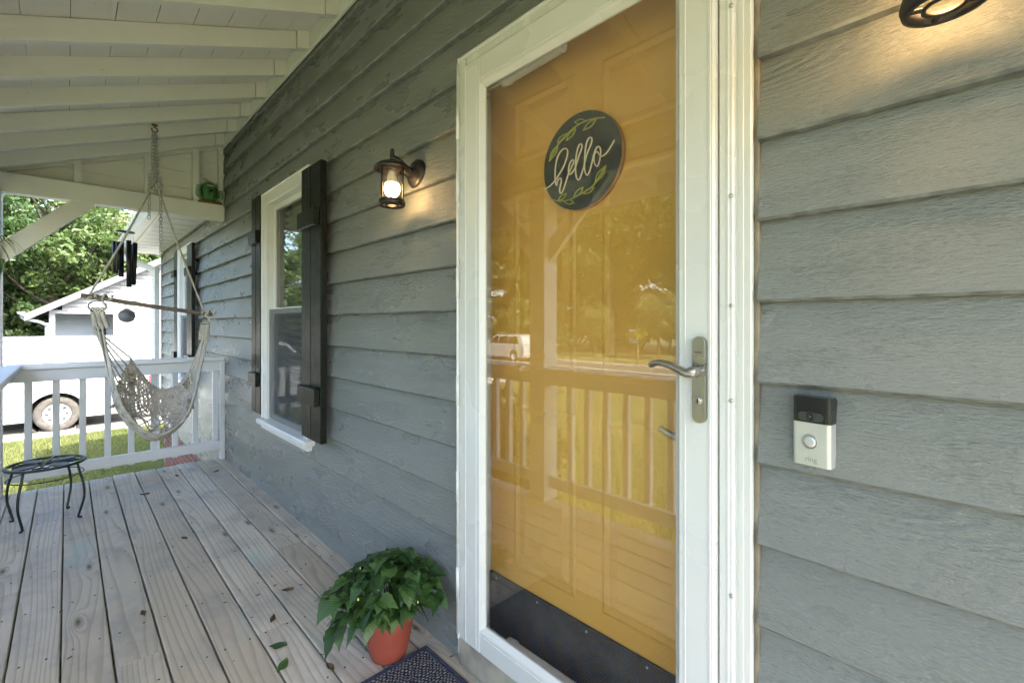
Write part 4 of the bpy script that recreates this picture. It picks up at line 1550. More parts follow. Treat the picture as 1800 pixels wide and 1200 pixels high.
for s in range(34):
    plan.append((s * 2.399 + rp.uniform(-.25, .25), 0.205 * math.sqrt((s + .5) / 34), None))
for s in range(10):
    plan.append((math.pi * 0.72 + s * 0.47, rp.uniform(0.16, 0.205), rp.uniform(0.13, 0.19)))
for (az, out, hgt) in plan:
    if math.sin(az) > 0:
        out = min(out, 0.125 / max(.3, math.sin(az)))
    if hgt is None:
        hgt = 0.355 - 1.55 * out ** 1.55 + rp.uniform(-.018, .018)
    elif math.cos(az + 0.5) > 0.6:
        out, hgt = 0.115, 0.215
    tip = Vector((math.cos(az) * out, math.sin(az) * out, hgt))
    base = Vector((math.cos(az) * 0.035, math.sin(az) * 0.035, 0.14))
    path = catmull([base, base.lerp(tip, 0.5) + Vector((0, 0, 0.05)), tip], 6)
    stems.tube(path, 0.0018, 5)
    ph = rp.uniform(0, 6.28)
    for q in range(7):
        u = 0.55 + 0.45 * q / 6
        p = path[min(len(path) - 1, int(u * (len(path) - 1)))]
        a = ph + q * 2.2 + rp.uniform(-.3, .3)
        if math.cos(a - az) < -0.3 and out > 0.1:
            a += math.pi
        if (p + PB).y + math.sin(a) * 0.085 > -0.035:
            a = -abs(a % (2 * math.pi) - math.pi) if math.sin(a) > 0 else a
            if (p + PB).y + math.sin(a) * 0.085 > -0.035:
                continue
        sc = rp.uniform(0.70, 1.0) if q == 6 else rp.uniform(0.7, 1.35)
        tiltv = rp.uniform(-0.5, 0.15) if out < 0.09 else rp.uniform(-0.25, 0.45)
        link('leaf', leaf_vars[rp.randrange(4)], pp_, p, (rp.uniform(-.45, .45), tiltv, a), (sc, sc * rp.uniform(.85, 1.15), sc))
        nleaf += 1
stems.build('stem', 'stem', pp_)
m = MB()
fc = Vector((-0.150, -0.150, 0.135))
for i in range(16):
    a, b_ = rp.uniform(0, 6.28), rp.uniform(0, 1.2)
    p = fc + Vector((math.cos(a) * math.sin(b_), math.sin(a) * math.sin(b_), math.cos(b_))) * 0.013
    m.lathe([(0.0, 0.001), (0.0045, 0.0025), (0.0052, 0.0), (0, -0.004)], 6, p)
m.build('flower', 'petal', pp_)
m = MB()
for i in range(8):
    a, rr = rp.uniform(0, 6.28), rp.uniform(0.04, 0.19)
    m.lathe([(0, 0.006), (0.003, 0.003), (0.0025, -0.003), (0, -0.005)], 6, (math.cos(a) * rr, min(0.13, math.sin(a) * rr), 0.36 - 2.0 * rr ** 1.6))
m.build('bud', 'bud', pp_)

# ------------------------------------------------------------------ fallen leaves and debris on the boards
fallen = [(-1.775, -0.455, 0.9, 'pot_leaf', 'fresh green leaf lying on the boards left of the pot'),
          (-1.660, -0.475, 2.3, 'pot_leaf', 'small green leaf on the boards nearest the camera, below the pot'),
          (-3.02, -0.545, 0.4, 'dead_leaf', 'curled olive-brown leaf in the middle of the deck'),
          (-3.98, -0.62, 1.2, 'dead_leaf', 'dark dry leaf on the boards under the hammock chair'),
          (-4.30, -0.40, 0.2, 'dead_leaf', 'dark leaf scrap near the far deck edge beside the wall'),
          (-4.20, -0.16, 2.0, 'dead_leaf', 'dark leaf scrap against the foot of the far wall'),
          (-2.12, -0.31, 1.0, 'dead_leaf', 'brown leaf crumb on the boards beside the siding'),
          (-1.95, -0.42, 2.6, 'dead_leaf', 'small dry brown leaf left of the potted plant'),
          (-2.35, -0.78, 0.1, 'dead_leaf', 'dark scuffed leaf bit on the middle deck boards'),
          (-1.545, -0.36, 0.1, 'dead_leaf', 'brown crumb at the edge of the doormat')]
for (x, y, a, mt, lab) in fallen:
    m = MB()
    L, W = (0.062, 0.016) if mt == 'pot_leaf' else (0.050, 0.010)
    n = 6
    vs_ = []
    for i in range(n + 1):
        t = i / n
        w = W * math.sin(math.pi * max(.03, min(.97, t)))
        vs_ += [(L * (t - .5), -w, 0.004 + 0.010 * abs(t - .5)), (L * (t - .5), 0, 0.0015 + 0.012 * (t - .5) ** 2), (L * (t - .5), w * .9, 0.006 + 0.006 * t)]
    m.add(vs_, [(i * 3 + k_, i * 3 + k_ + 1, i * 3 + 4 + k_, i * 3 + 3 + k_) for i in range(n) for k_ in range(2)], True)
    o = m.build('fallen_leaf', mt)
    o.location = (x, y, 0.0005)
    o.rotation_euler = (0, 0, a)
    o['label'] = lab
    o['category'] = 'leaf'
    o['group'] = 'leaves fallen on the deck'

# ------------------------------------------------------------------ iron plant stand
st = thing('plant_stand', 'small black wrought-iron plant stand on the deck at the left', 'plant stand', (-3.885, -1.09, 0), rotz=R(12))
TZ = 0.335
m = MB()
m.lathe([(0.158, TZ + .004), (0.172, TZ + .004), (0.178, TZ), (0.176, TZ - .008), (0.158, TZ - .006)], 48, closed=True)
m.build('top_ring', 'iron', st)
m = MB()
for i in range(4):      # cut-out flower petals of the cast top
    a = i * math.pi / 2 + 0.4
    ca, sa = math.cos(a), math.sin(a)
    poly = [(0.04, 0.0), (0.07, 0.028), (0.11, 0.036), (0.145, 0.022), (0.155, 0.0), (0.145, -0.022), (0.11, -0.036), (0.07, -0.028)]
    m.prism([(p[0] * ca - p[1] * sa, p[0] * sa + p[1] * ca) for p in poly], TZ - 0.004, TZ + 0.003, 'z')
    for s in (-1, 1):
        b_ = a + s * 0.6
        loop = [(0.085 * math.cos(b_) + 0.045 * math.cos(t) * math.cos(b_) - 0.018 * math.sin(t) * math.sin(b_), 0.085 * math.sin(b_) + 0.045 * math.cos(t) * math.sin(b_) + 0.018 * math.sin(t) * math.cos(b_), TZ) for t in frange(0, 2 * math.pi * 11 / 12, 11)]
        m.tube(loop, 0.0045, 6, closed=True)
    m.tube([(0.0, 0.0, TZ), (0.165 * math.cos(a + .78), 0.165 * math.sin(a + .78), TZ)], 0.005, 6)
m.lathe([(0.0, TZ + .005), (0.022, TZ + .004), (0.024, TZ - .004), (0, TZ - .005)], 16)
m.build('cast_top', 'iron', st)
for i in range(4):
    a = i * math.pi / 2 + math.pi / 4
    ca, sa = math.cos(a), math.sin(a)
    prof = [(0.160, TZ - 0.006), (0.172, TZ - 0.06), (0.192, 0.20), (0.196, 0.13), (0.182, 0.07), (0.168, 0.022), (0.166, 0.006), (0.182, 0.005)]
    m = MB()
    m.tube(catmull([(p[0] * ca, p[0] * sa, p[1]) for p in prof], 4), 0.0062, 8)
    m.build('leg', 'iron', st)
m = MB()
m.tube([(0.165 * math.cos(t), 0.165 * math.sin(t), 0.262) for t in frange(0, 2 * math.pi * 39 / 40, 39)], 0.0032, 6, closed=True)
m.build('brace_ring', 'iron', st)

# ------------------------------------------------------------------ hammock chair
HX = -3.80
hc = thing('hammock_chair', 'cream macrame rope hammock chair hanging from a rusty hook', 'hammock chair', (HX, -0.587, 0.0))
def link_ring(m, c, d, L, wdt, r, roll, n=6):
    d = Vector(d).normalized()
    s = d.orthogonal().normalized()
    s = Matrix.Rotation(roll, 3, d) @ s
    pts = []
    for k_ in range(14):
        t = 2 * math.pi * k_ / 14
        cx, sx = math.cos(t), math.sin(t)
        pts.append(Vector(c) + d * (L / 2 * (abs(cx) ** 0.7) * (1 if cx > 0 else -1)) + s * (wdt / 2 * sx))
    m.tube(pts, r, n, closed=True)
def chain(name, p0, p1, mat='zinc', L=0.030, roll0=0.0):
    p0, p1 = Vector(p0), Vector(p1)
    m = MB()
    n = max(2, int((p1 - p0).length / (L * 0.72)))
    for i in range(n):
        c = p0.lerp(p1, (i + 0.5) / n)
        link_ring(m, c, p1 - p0, L, 0.0185, 0.0024, roll0 + (math.pi / 2 if i % 2 else 0) + rd.uniform(-.3, .3))
    o = m.build(name, mat, hc)
    return o
hookz = rz(-0.587) + 0.001
m = MB()
m.lathe([(0.017, hookz), (0.017, hookz - 0.006), (0.006, hookz - 0.008), (0.005, hookz - 0.02)], 14)
m.tube([(0.0, 0, hookz - 0.018)] + [(0.0, 0.016 * math.sin(t), hookz - 0.034 + 0.016 * math.cos(t)) for t in frange(0.2, 5.2, 12)], 0.004, 8)
m.build('ceiling_hook', 'rust', hc)
AP = 2.075
for (dy, dx, r0) in ((-0.014, 0.0, 0.3), (0.014, 0.006, 1.0), (0.0, -0.01, 0.7), (0.006, 0.012, 0.1)):
    chain('chain', (dx * .3, dy * .5, hookz - 0.048), (dx, dy, AP + 0.02), roll0=r0)
chain('chain', (0.0, -0.026, AP + 0.06), (0.0, -0.030, 1.845))
chain('chain', (0.0, 0.030, AP + 0.05), (0.0, 0.033, 1.62))
m = MB()
link_ring(m, (0, 0.004, AP + 0.01), (0, 0, 1), 0.055, 0.046, 0.0036, 0.4)
m.build('ring', 'zinc', hc)
LB = Vector((0.02, -0.335, 1.330))
RB = Vector((-0.02, 0.305, 1.228))
m = MB()
m.tube([LB + (LB - RB) * 0.03, LB, LB.lerp(RB, .5) + Vector((0, 0, -.004)), RB, RB + (RB - LB) * 0.035], [0.0125, 0.0135, 0.0135, 0.0125, 0.0115], 12)
m.build('spreader_bar', 'stick', hc)
LA, RA = LB.lerp(RB, 0.03), LB.lerp(RB, 0.96)
m = MB()
for (a, b_) in ((LA, -0.01), (RA, 0.014)):
    pts = [Vector((0, b_, AP - 0.01)), Vector((0, b_, AP - 0.03)).lerp(a, 0.5) + Vector((0, 0, -.006)), a + Vector((0, 0, .012)), a + Vector((0.016, 0.004, 0)), a + Vector((0, 0.008, -0.016)), a + Vector((-0.016, 0.01, 0)), a + Vector((0, 0.012, 0.016))]
    m.tube(catmull(pts, 6), 0.0062, 8)
m.tube(catmull([(0, -0.012, AP - .012), (0.008, 0, AP + .012), (0, 0.014, AP - .012), (-0.008, 0.002, AP - .03), (0, -0.012, AP - .035)], 5), 0.007, 8)
m.build('suspension_rope', 'rope', hc)
m = MB()
for a in (LB.lerp(RB, 0.10), RA):
    pts = [a + Vector((0.017 * math.cos(t), rd.uniform(-.006, .006) + t * 0.006 - 0.02, 0.017 * math.sin(t))) for t in frange(0, 14, 26)]
    m.tube(pts, 0.0062, 7)
    m.tube(catmull([a, a + Vector((0.01, 0.02, -0.03)), a + Vector((0.012, 0.035, -0.062))], 4), 0.0065, 7)
    m.tube(catmull([a, a + Vector((0.015, 0.02, 0.02)), a + Vector((0.012, 0.045, 0.035))], 4), 0.003, 6)
m.build('knot', 'rope', hc)
LR = LB + Vector((0.0, 0.055, -0.062))
RR = RB + Vector((0.0, -0.02, -0.045))
for (c, rr) in ((LR, 0.042), (RR, 0.026)):
    m = MB()
    m.tube([c + Vector((0.006 * math.sin(t), rr * math.cos(t), rr * .8 * math.sin(t))) for t in frange(0, 2 * math.pi * 23 / 24, 23)], 0.0038, 8, closed=True)
    m.build('ring', 'iron', hc)
# the sling: surface S(u, v); u from left ring to right ring, v from far edge to near edge
def sling(u, v):
    # profile in y-z, blended between far edge (v=0), bottom (v=.55) and near edge (v=1)
    keyL = LR + Vector((0, 0.0, -0.03))
    keyR = RR + Vector((0, 0.0, -0.02))
    yz = lambda q: [keyL] + [Vector((0, y_, z_)) for (y_, z_) in q] + [keyR]
    a = yz([(-0.165, 1.06), (-0.075, 0.86), (0.04, 0.715), (0.155, 0.745), (0.235, 0.92)])      # far edge
    b_ = yz([(-0.238, 0.93), (-0.185, 0.60), (-0.02, 0.405), (0.16, 0.52), (0.248, 0.85)])      # belly
    c = yz([(-0.232, 0.95), (-0.170, 0.66), (-0.02, 0.470), (0.15, 0.57), (0.238, 0.88)])       # near edge
    def ev(p, t):
        t *= len(p) - 1
        i = min(int(t), len(p) - 2)
        f = t - i
        p0, p1, p2, p3 = p[max(i - 1, 0)], p[i], p[i + 1], p[min(i + 2, len(p) - 1)]
        return 0.5 * ((2 * p1) + (p2 - p0) * f + (2 * p0 - 5 * p1 + 4 * p2 - p3) * f * f + (3 * p1 - p0 - 3 * p2 + p3) * f ** 3)
    A, B, D = ev(a, u), ev(b_, u), ev(c, u)
    open_ = math.sin(math.pi * min(1, max(0, u))) ** 1.1
    A = A + Vector((-0.17 * open_, 0, 0))
    D = D + Vector((0.19 * open_, 0, 0))
    w0, w1, w2 = (1 - v) ** 2, 2 * v * (1 - v), v * v
    B2 = B + (B - (A + D) * 0.5) * 0.55
    return A * w0 + B2 * w1 + D * w2
U0, U1 = 0.27, 0.77
rope_net = MB()
NV, NU = 21, 32
rh = random.Random(3)
jit = {}
def node(i, j):
    """knots of the diamond mesh"""
    if (i, j) not in jit:
        jit[(i, j)] = Vector((rh.uniform(-1, 1), rh.uniform(-1, 1), rh.uniform(-1, 1))) * 0.005
    u = U0 + (U1 - U0) * i / NU
    v = min(1, max(0, j / NV))
    return sling(u, v) + jit[(i, j)]
in_hole = lambda i, j: 10 <= i <= 20 and 6 <= j <= 12
for s0 in range(-NV, NU + NV + 1):
    for sgn_ in (1, -1):
        run = []
        for j in range(NV + 1):
            i = s0 + sgn_ * j if sgn_ > 0 else s0 - j
            ok = 0 <= i <= NU and not (in_hole(i, j) and (s0 % 4))
            if ok:
                run.append(node(i, j))
            if (not ok or j == NV) and len(run) > 1:
                rope_net.tube(run, 0.0048, 5)
            if not ok:
                run = []
for q in range(26):      # slack long strands lying in the weave
    v0 = (q + .5) / 26
    if 0.30 < v0 < 0.56 and q % 3:
        continue
    rope_net.tube([sling(U0 + (U1 - U0) * i / 26, min(1, max(0, v0 + 0.035 * math.sin(i * .9 + q)))) + Vector((rh.uniform(-1, 1), rh.uniform(-1, 1), rh.uniform(-1, 1))) * 0.006 for i in range(27)], 0.0046, 5)
for j in (0, 0.5, NV - .5, NV):      # doubled edge ropes
    rope_net.tube([sling(U0 + (U1 - U0) * i / NU, j / NV) + Vector((0, 0, rh.uniform(-.003, .003))) for i in range(NU + 1)], 0.0052, 6)
rope_net.build('net', 'rope', hc)
for (uu, ring, ue) in ((U0, LR, 0.075), (U1, RR, 0.925)):      # gathered cords from the net up to the rings
    for k_ in range(13):
        m = MB()
        v = k_ / 12
        top_ = ring + Vector(((k_ % 3 - 1) * 0.010, (1 - k_ // 5) * 0.020 * (-1 if ring is LR else -.6), -0.12))
        a = sling(uu, v)
        mid_ = (a + top_) * .5 + Vector((0, 0, -0.006))
        m.tube(catmull([a, mid_, top_], 5), 0.0052, 6)
        m.build('cord', 'rope', hc)
for (ring, sp, dirn) in ((LR, 0.021, 0.02), (RR, 0.012, -0.01)):      # three fat braids under each ring
    for j in (-1, 0, 1):
        m = MB()
        base = ring + Vector((j * 0.010, j * sp, -0.030))
        for ph in range(3):
            pts = []
            for i in range(22):
                t = i / 21
                a = t * 16 + ph * 2.094
                pts.append(base + Vector((0.0075 * math.cos(a), 0.0075 * math.sin(a) + dirn * t + j * 0.007 * t, -0.105 * t)))
            m.tube(pts, 0.0068, 6)
        m.tube([base + Vector((0, -.012, 0.012)), base + Vector((0.012, 0, 0.018)), base + Vector((0, .012, 0.012)), base + Vector((-.012, 0, 0.004))], 0.006, 6, closed=True)
        m.build('braid', 'rope', hc)
for (u, v, s_) in ((0.31, 0.12, 1.0), (0.30, 0.75, 1.1), (0.73, 0.10, 0.9), (0.72, 0.62, 1.0), (0.33, 0.42, 1.0)):
    m = MB()
    c = sling(u, v) + Vector((0.014, 0, 0))
    for i in range(6):
        p = c + Vector((rh.uniform(-.01, .01), rh.uniform(-.022, .022), rh.uniform(-.03, .03)))
        m.tube(catmull([p, p + Vector((rh.uniform(-.01, .015), rh.uniform(-.02, .02), rh.uniform(-.02, .02))), p + Vector((rh.uniform(-.01, .02), rh.uniform(-.025, .025), rh.uniform(-.045, .02)))], 4), 0.0066, 6)
    m.build('knot_tuft', 'rope_old', hc)

# ------------------------------------------------------------------ wind chime
wc = thing('wind_chime', 'black tube wind chime with a round grey sail hanging from the end beam', 'wind chime', (-4.612, -0.680, 0))
ZP = 1.860
m = MB()
m.lathe([(0.0, ZP + .008), (0.060, ZP + .008), (0.062, ZP), (0.0, ZP)], 24)
m.build('top_plate', 'chime_black', wc)
m = MB()
for a in (0, 2.09, 4.19):
    m.tube([(0.05 * math.cos(a), 0.05 * math.sin(a), ZP + .006), (0, 0, 1.99)], 0.0008, 4)
m.tube([(0, 0, 1.985), (0, 0, BZ0 + .002)], 0.0018, 5)
m.tube([(0, 0, ZP), (0, 0, 1.26)], 0.0007, 4)
for i in range(6):
    a = i * math.pi / 3 + 0.3
    m.tube([(0.045 * math.cos(a), 0.045 * math.sin(a), ZP), (0.055 * math.cos(a), 0.055 * math.sin(a), 1.79)], 0.0007, 4)
m.build('thread', 'thread', wc)
for i in range(6):
    a = i * math.pi / 3 + 0.3
    L = 0.355 - 0.028 * i
    zt = 1.795 - (i % 3) * 0.008
    sp = 0.060
    tl = rd.uniform(-.008, .008)
    m = MB()
    m.tube([(sp * math.cos(a), sp * math.sin(a), zt), (sp * .92 * math.cos(a) + tl, sp * .92 * math.sin(a) - tl, zt - L)], 0.0165, 14)
    m.build('tube', 'chime_black', wc)
MB().lathe([(0.0, 1.60), (0.034, 1.60), (0.035, 1.592), (0, 1.592)], 20).build('clapper', 'chime_black', wc)
m = MB()
m.lathe([(0.0, -0.003), (0.052, -0.003), (0.052, 0.003), (0, 0.003)], 36, (0, 0.01, 1.222), 'x')
o = m.build('sail', 'chime_disc', wc, label='round grey wind sail disc')

# ------------------------------------------------------------------ cactus birdhouse on the beam
bh_scale = 1.22
bh = thing('birdhouse', 'green cactus-shaped birdhouse sitting on the end beam by the wall', 'birdhouse', (-4.600, -0.130, BZ1))
bh.scale = (bh_scale,) * 3
def ribbed(prof, ribs, depth, n=48, c=(0, 0, 0)):
    m = MB()
    vs_ = []
    for (r_, h) in prof:
        for k_ in range(n):
            a = 2 * math.pi * k_ / n
            q = r_ * (1 - depth * (0.5 + 0.5 * math.cos(a * ribs)))
            vs_.append((c[0] + q * math.cos(a), c[1] + q * math.sin(a), c[2] + h))
    fs = [(i * n + k_, i * n + (k_ + 1) % n, (i + 1) * n + (k_ + 1) % n, (i + 1) * n + k_) for i in range(len(prof) - 1) for k_ in range(n)]
    fs.append(tuple(range(n))[::-1])
    fs.append(tuple((len(prof) - 1) * n + k_ for k_ in range(n)))
    m.add(vs_, fs, True)
    return m
ribbed([(0.036, 0.012), (0.044, 0.04), (0.050, 0.075), (0.049, 0.105), (0.040, 0.130), (0.022, 0.147), (0.004, 0.153)], 9, 0.13).build('body', 'bird_green', bh)
m = MB()
m.box(-0.045, 0.045, -0.068, 0.068, 0.001, 0.012, 0.003)
m.build('base', 'rust', bh)
for (s, mt) in ((-1, 'bird_pale'), (1, 'bird_pale')):
    m = MB()
    m.tube(catmull([(0.0, s * 0.042, 0.035), (0.004, s * 0.060, 0.040), (0.004, s * 0.070, 0.060), (0.003, s * 0.066, 0.090 + (0.02 if s < 0 else 0)), (0.003, s * 0.064, 0.105 + (0.02 if s < 0 else 0))], 5), [0.010] * 8 + [0.0125] * 6 + [0.0115] * 5 + [0.008, 0.003], 10)
    m.build('arm', mt, bh)
MB().lathe([(0.0, 0.0462), (0.011, 0.0462), (0.011, 0.047), (0, 0.047)], 18, (0, 0.002, 0.085), 'x').build('entrance_hole', 'dark_inside', bh)
m = MB()
m.tube([(0.047 - abs(y_) * .12, y_, 0.118 - y_ * y_ * 3) for y_ in frange(-0.022, 0.022, 6)], 0.006, 6, flat=0.6)
m.build('name_tag', 'bird_tag', bh)
MB().tube(catmull([(0, 0.012, 0.148), (0.002, -0.02, 0.168), (0.002, -0.048, 0.186), (0, -0.052, 0.176), (0, -0.02, 0.162), (0, -0.004, 0.150)], 5), 0.0012, 5).build('wire_hanger', 'iron', bh)

# ------------------------------------------------------------------ hanging spider plant at the left edge
hp = thing('hanging_plant', 'spider plant in a hanging basket, arching leaves at the left edge', 'hanging plant', (-3.62, -1.34, 1.50))
MB().lathe([(0.0, -0.14), (0.07, -0.14), (0.095, -0.06), (0.105, 0.0), (0.10, 0.004), (0.09, -0.01), (0, -0.012)], 28).build('basket', 'bird_green', hp)
m = MB()
for a in (0, 2.09, 4.19):
    m.tube([(0.1 * math.cos(a), 0.1 * math.sin(a), 0.0), (0, 0, 0.42)], 0.0013, 5)
m.tube([(0, 0, 0.42), (0, -0.02, BZ0 - 1.50 + .002)], 0.0025, 6)
m.build('hanger', 'iron', hp)
rsx = random.Random(9)
for i in range(34):
    a = rsx.uniform(0, 6.28)
    L = rsx.uniform(0.12, 0.24)
    droop = rsx.uniform(0.06, 0.20)
    m = MB()
    pts = []
    n = 8
    for k_ in range(n + 1):
        t = k_ / n
        r_ = 0.03 + L * t
        z = 0.0 + 0.17 * math.sin(t * 2.0) - droop * t * t * 1.5
        pts.append(Vector((r_ * math.cos(a), r_ * math.sin(a), z)))
    side = Vector((-math.sin(a), math.cos(a), 0))
    vs_ = []
    for k_, p in enumerate(pts):
        w = 0.0062 * math.sin(math.pi * min(.97, .25 + .73 * k_ / n)) + .0004
        vs_ += [p + side * w + Vector((0, 0, .002)), p, p - side * w + Vector((0, 0, .002))]
    m.add(vs_, [(k_ * 3 + j, k_ * 3 + j + 1, k_ * 3 + 4 + j, k_ * 3 + 3 + j) for k_ in range(n) for j in range(2)], True)
    m.build('leaf', 'spider_leaf', hp)
# ------------------------------------------------------------------ vehicles
def wheel(parent, x, y, z, R_, W_, axis, face):
    """axis 'x' or 'y' = axle; face = +1/-1 outward direction along the axle"""
    w = empty('wheel', parent, (x, y, z))
    prof = [(R_ * .60, -W_ * .42), (R_ * .80, -W_ * .5), (R_ * .93, -W_ * .46), (R_, -W_ * .33), (R_, W_ * .33), (R_ * .93, W_ * .46), (R_ * .80, W_ * .5), (R_ * .60, W_ * .42)]
    MB().lathe(prof, 40, (0, 0, 0), axis, closed=True).build('tyre', 'tyre', w)
    f = face
    rp_ = [(R_ * .61, -f * W_ * .40), (R_ * .61, f * W_ * .40), (R_ * .585, f * W_ * .43), (R_ * .56, f * W_ * .38), (R_ * .50, f * W_ * .22), (R_ * .40, f * W_ * .26), (R_ * .26, f * W_ * .30), (R_ * .20, f * W_ * .18), (R_ * .12, f * W_ * .30), (0, f * W_ * .31)]
    MB().lathe(rp_, 36, (0, 0, 0), axis).build('rim', 'rim_steel', w)
    m = MB()
    for i in range(8):
        a = i * math.pi / 4
        r_ = R_ * .43
        c = (r_ * math.cos(a), r_ * math.sin(a))
        p = {'x': (f * W_ * .255, c[0], c[1]), 'y': (c[0], f * W_ * .255, c[1])}[axis]
        m.lathe([(R_ * .085, -0.004), (R_ * .08, 0.006), (0, .0065)] if f > 0 else [(R_ * .085, 0.004), (R_ * .08, -0.006), (0, -.0065)], 10, p, axis)
    m.build('vent_hole', 'truck_trim', w)
    return w

# --- white truck on the drive, running along y, its right side towards the house
tk = thing('truck', 'white pickup truck with a solid white cap parked on the driveway', 'truck', (0, 0, 0))
TX, TW = -14.50, 1.90           # near side plane, width
tg = -1.262
wr = 0.385
wy_r, wy_f = -1.165, -4.75
def side_profile(top_pts, arches, zb):
    """outline in (y, z) with wheel arches cut from the bottom edge"""
    pts = list(top_pts)
    for (yc, zc, r_) in arches:
        a0 = math.asin(max(-1, min(1, (zb - zc) / r_)))
        for i in range(15):
            a = a0 + (math.pi - 2 * a0) * i / 14
            pts.append((yc + r_ * math.cos(a), zc + r_ * math.sin(a)))
    return pts
zb = -0.985
prof = [(-6.05, zb), (-6.10, -0.75), (-6.05, -0.25), (-5.75, -0.12), (-4.45, -0.02), (-3.95, 0.02), (-2.32, 0.04), (0.46, 0.04), (0.52, 0.0), (0.52, zb + 0.1), (0.48, zb)]
prof = side_profile(prof, [(wy_r, tg + wr, 0.50), (wy_f, tg + wr, 0.50)], zb)
m = MB()
m.prism(prof, TX - TW, TX, 'x')
m.build('body', 'truck_white', tk)
for yc in (wy_r, wy_f):        # flared arch lips and dark wells
    m = MB()
    a0 = -0.22
    m.tube([(TX + 0.008, yc + 0.505 * math.cos(a), tg + wr + 0.505 * math.sin(a)) for a in frange(a0, math.pi - a0, 22)], 0.030, 8)
    m.build('arch_lip', 'truck_white', tk)
    m = MB()
    m.lathe([(0.499, -TW + 0.03), (0.499, -0.03), (0.488, -0.03), (0.488, -TW + 0.03)], 32, (TX, yc, tg + wr), 'x', closed=True)
    m.box(TX - TW + 0.25, TX - 0.42, yc - 0.45, yc + 0.45, tg + wr - .2, tg + wr + 0.3)
    m.build('wheel_well', 'truck_trim', tk)
m = MB()                       # cap over the bed, sides leaning in a little
def capshape(y0, y1, z0, z1, inset):
    v = [(TX + 0.003, y0, z0), (TX + 0.003, y1, z0), (TX - TW - .003, y1, z0), (TX - TW - .003, y0, z0), (TX - inset, y0 + .02, z1), (TX - inset, y1 - .06, z1), (TX - TW + inset, y1 - .06, z1), (TX - TW + inset, y0 + .02, z1)]
    m.add(v, [(0, 1, 5, 4), (1, 2, 6, 5), (2, 3, 7, 6), (3, 0, 4, 7), (4, 5, 6, 7)])
capshape(-2.30, 0.50, 0.045, 0.76, 0.05)
m.build('cap', 'truck_white', tk)
MB().box(TX - TW + 0.02, TX - 0.015, -2.32, 0.47, 0.765, 0.845, 0.03).build('cap_roof', 'truck_white', tk)
MB().box(TX - TW - .01, TX + 0.010, -2.31, 0.505, 0.030, 0.060, 0.008).build('cap_seam', 'garage_grey', tk)
m = MB()                       # cab
cab = [(-4.30, 0.0), (-3.75, 0.58), (-3.55, 0.64), (-2.55, 0.64), (-2.36, 0.02)]
v = [(TX - 0.01, y_, z_) for (y_, z_) in cab] + [(TX - TW + .01, y_, z_) for (y_, z_) in cab]
for i in (1, 2, 3):
    v[i] = (TX - 0.16, cab[i][0], cab[i][1])
    v[i + 5] = (TX - TW + .16, cab[i][0], cab[i][1])
m.add(v, [(0, 1, 2, 3, 4), (9, 8, 7, 6, 5)] + [(i, (i + 1) % 5, (i + 1) % 5 + 5, i + 5) for i in range(5)])
m.build('cab', 'truck_white', tk)
m = MB()
m.add([(TX - 0.028, -4.12, 0.08), (TX - 0.125, -3.72, 0.50), (TX - 0.125, -2.62, 0.50), (TX - 0.028, -2.50, 0.08), (TX - 0.05, -4.12, 0.08), (TX - 0.16, -3.72, 0.50), (TX - 0.16, -2.62, 0.50), (TX - 0.05, -2.50, 0.08)], [(0, 1, 2, 3), (4, 5, 6, 7), (0, 1, 5, 4), (1, 2, 6, 5), (2, 3, 7, 6), (3, 0, 4, 7)])
m.build('side_window', 'car_glass', tk)
m = MB()
m.add([(TX - .10, -4.27, .05), (TX - TW + .10, -4.27, .05), (TX - TW + .22, -3.80, .56), (TX - .22, -3.80, .56)], [(0, 1, 2, 3)])
for i in range(len(m.v)):
    m.v[i] = (m.v[i][0], m.v[i][1] - 0.012, m.v[i][2] + 0.012)
m.build('windscreen', 'car_glass', tk)
MB().box(TX - 0.01, TX + 0.006, -6.0, 0.5, -0.335, -0.322).build('body_crease', 'garage_grey', tk)
MB().box(TX - 0.01, TX + 0.005, -0.28, -0.10, -0.26, -0.10, 0.004).build('fuel_door', 'truck_white', tk)
MB().box(TX - 0.01, TX + 0.004, -0.29, -0.09, -0.27, -0.09).build('fuel_door_gap', 'truck_trim', tk)
MB().box(TX - 0.01, TX + 0.004, -2.34, -2.328, zb + .02, 0.62).build('cab_gap', 'truck_trim', tk)
MB().box(TX - TW + .02, TX - 0.02, 0.50, 0.62, -0.80, -0.66, 0.02).build('rear_bumper', 'rim_steel', tk)
MB().box(TX - TW + .02, TX - 0.02, -6.22, -6.06, -0.85, -0.65, 0.03).build('front_bumper', 'rim_steel', tk)
MB().box(TX - 0.10, TX + 0.004, 0.46, 0.527, -0.48, -0.12, 0.01).build('tail_lamp', 'lamp_red', tk)
MB().box(TX - 0.35, TX - 0.05, -6.11, -6.03, -0.42, -0.26, 0.02).build('headlight', 'bell_silver', tk)
for yc in (wy_r, wy_f):
    wheel(tk, TX - 0.15, yc, tg + wr, wr, 0.25, 'x', 1)
    wheel(tk, TX - TW + 0.15, yc, tg + wr, wr, 0.25, 'x', -1)
MB().box(TX - TW + 0.2, TX - 0.25, -5.9, 0.4, -1.02, -0.92).build('chassis', 'truck_trim', tk)

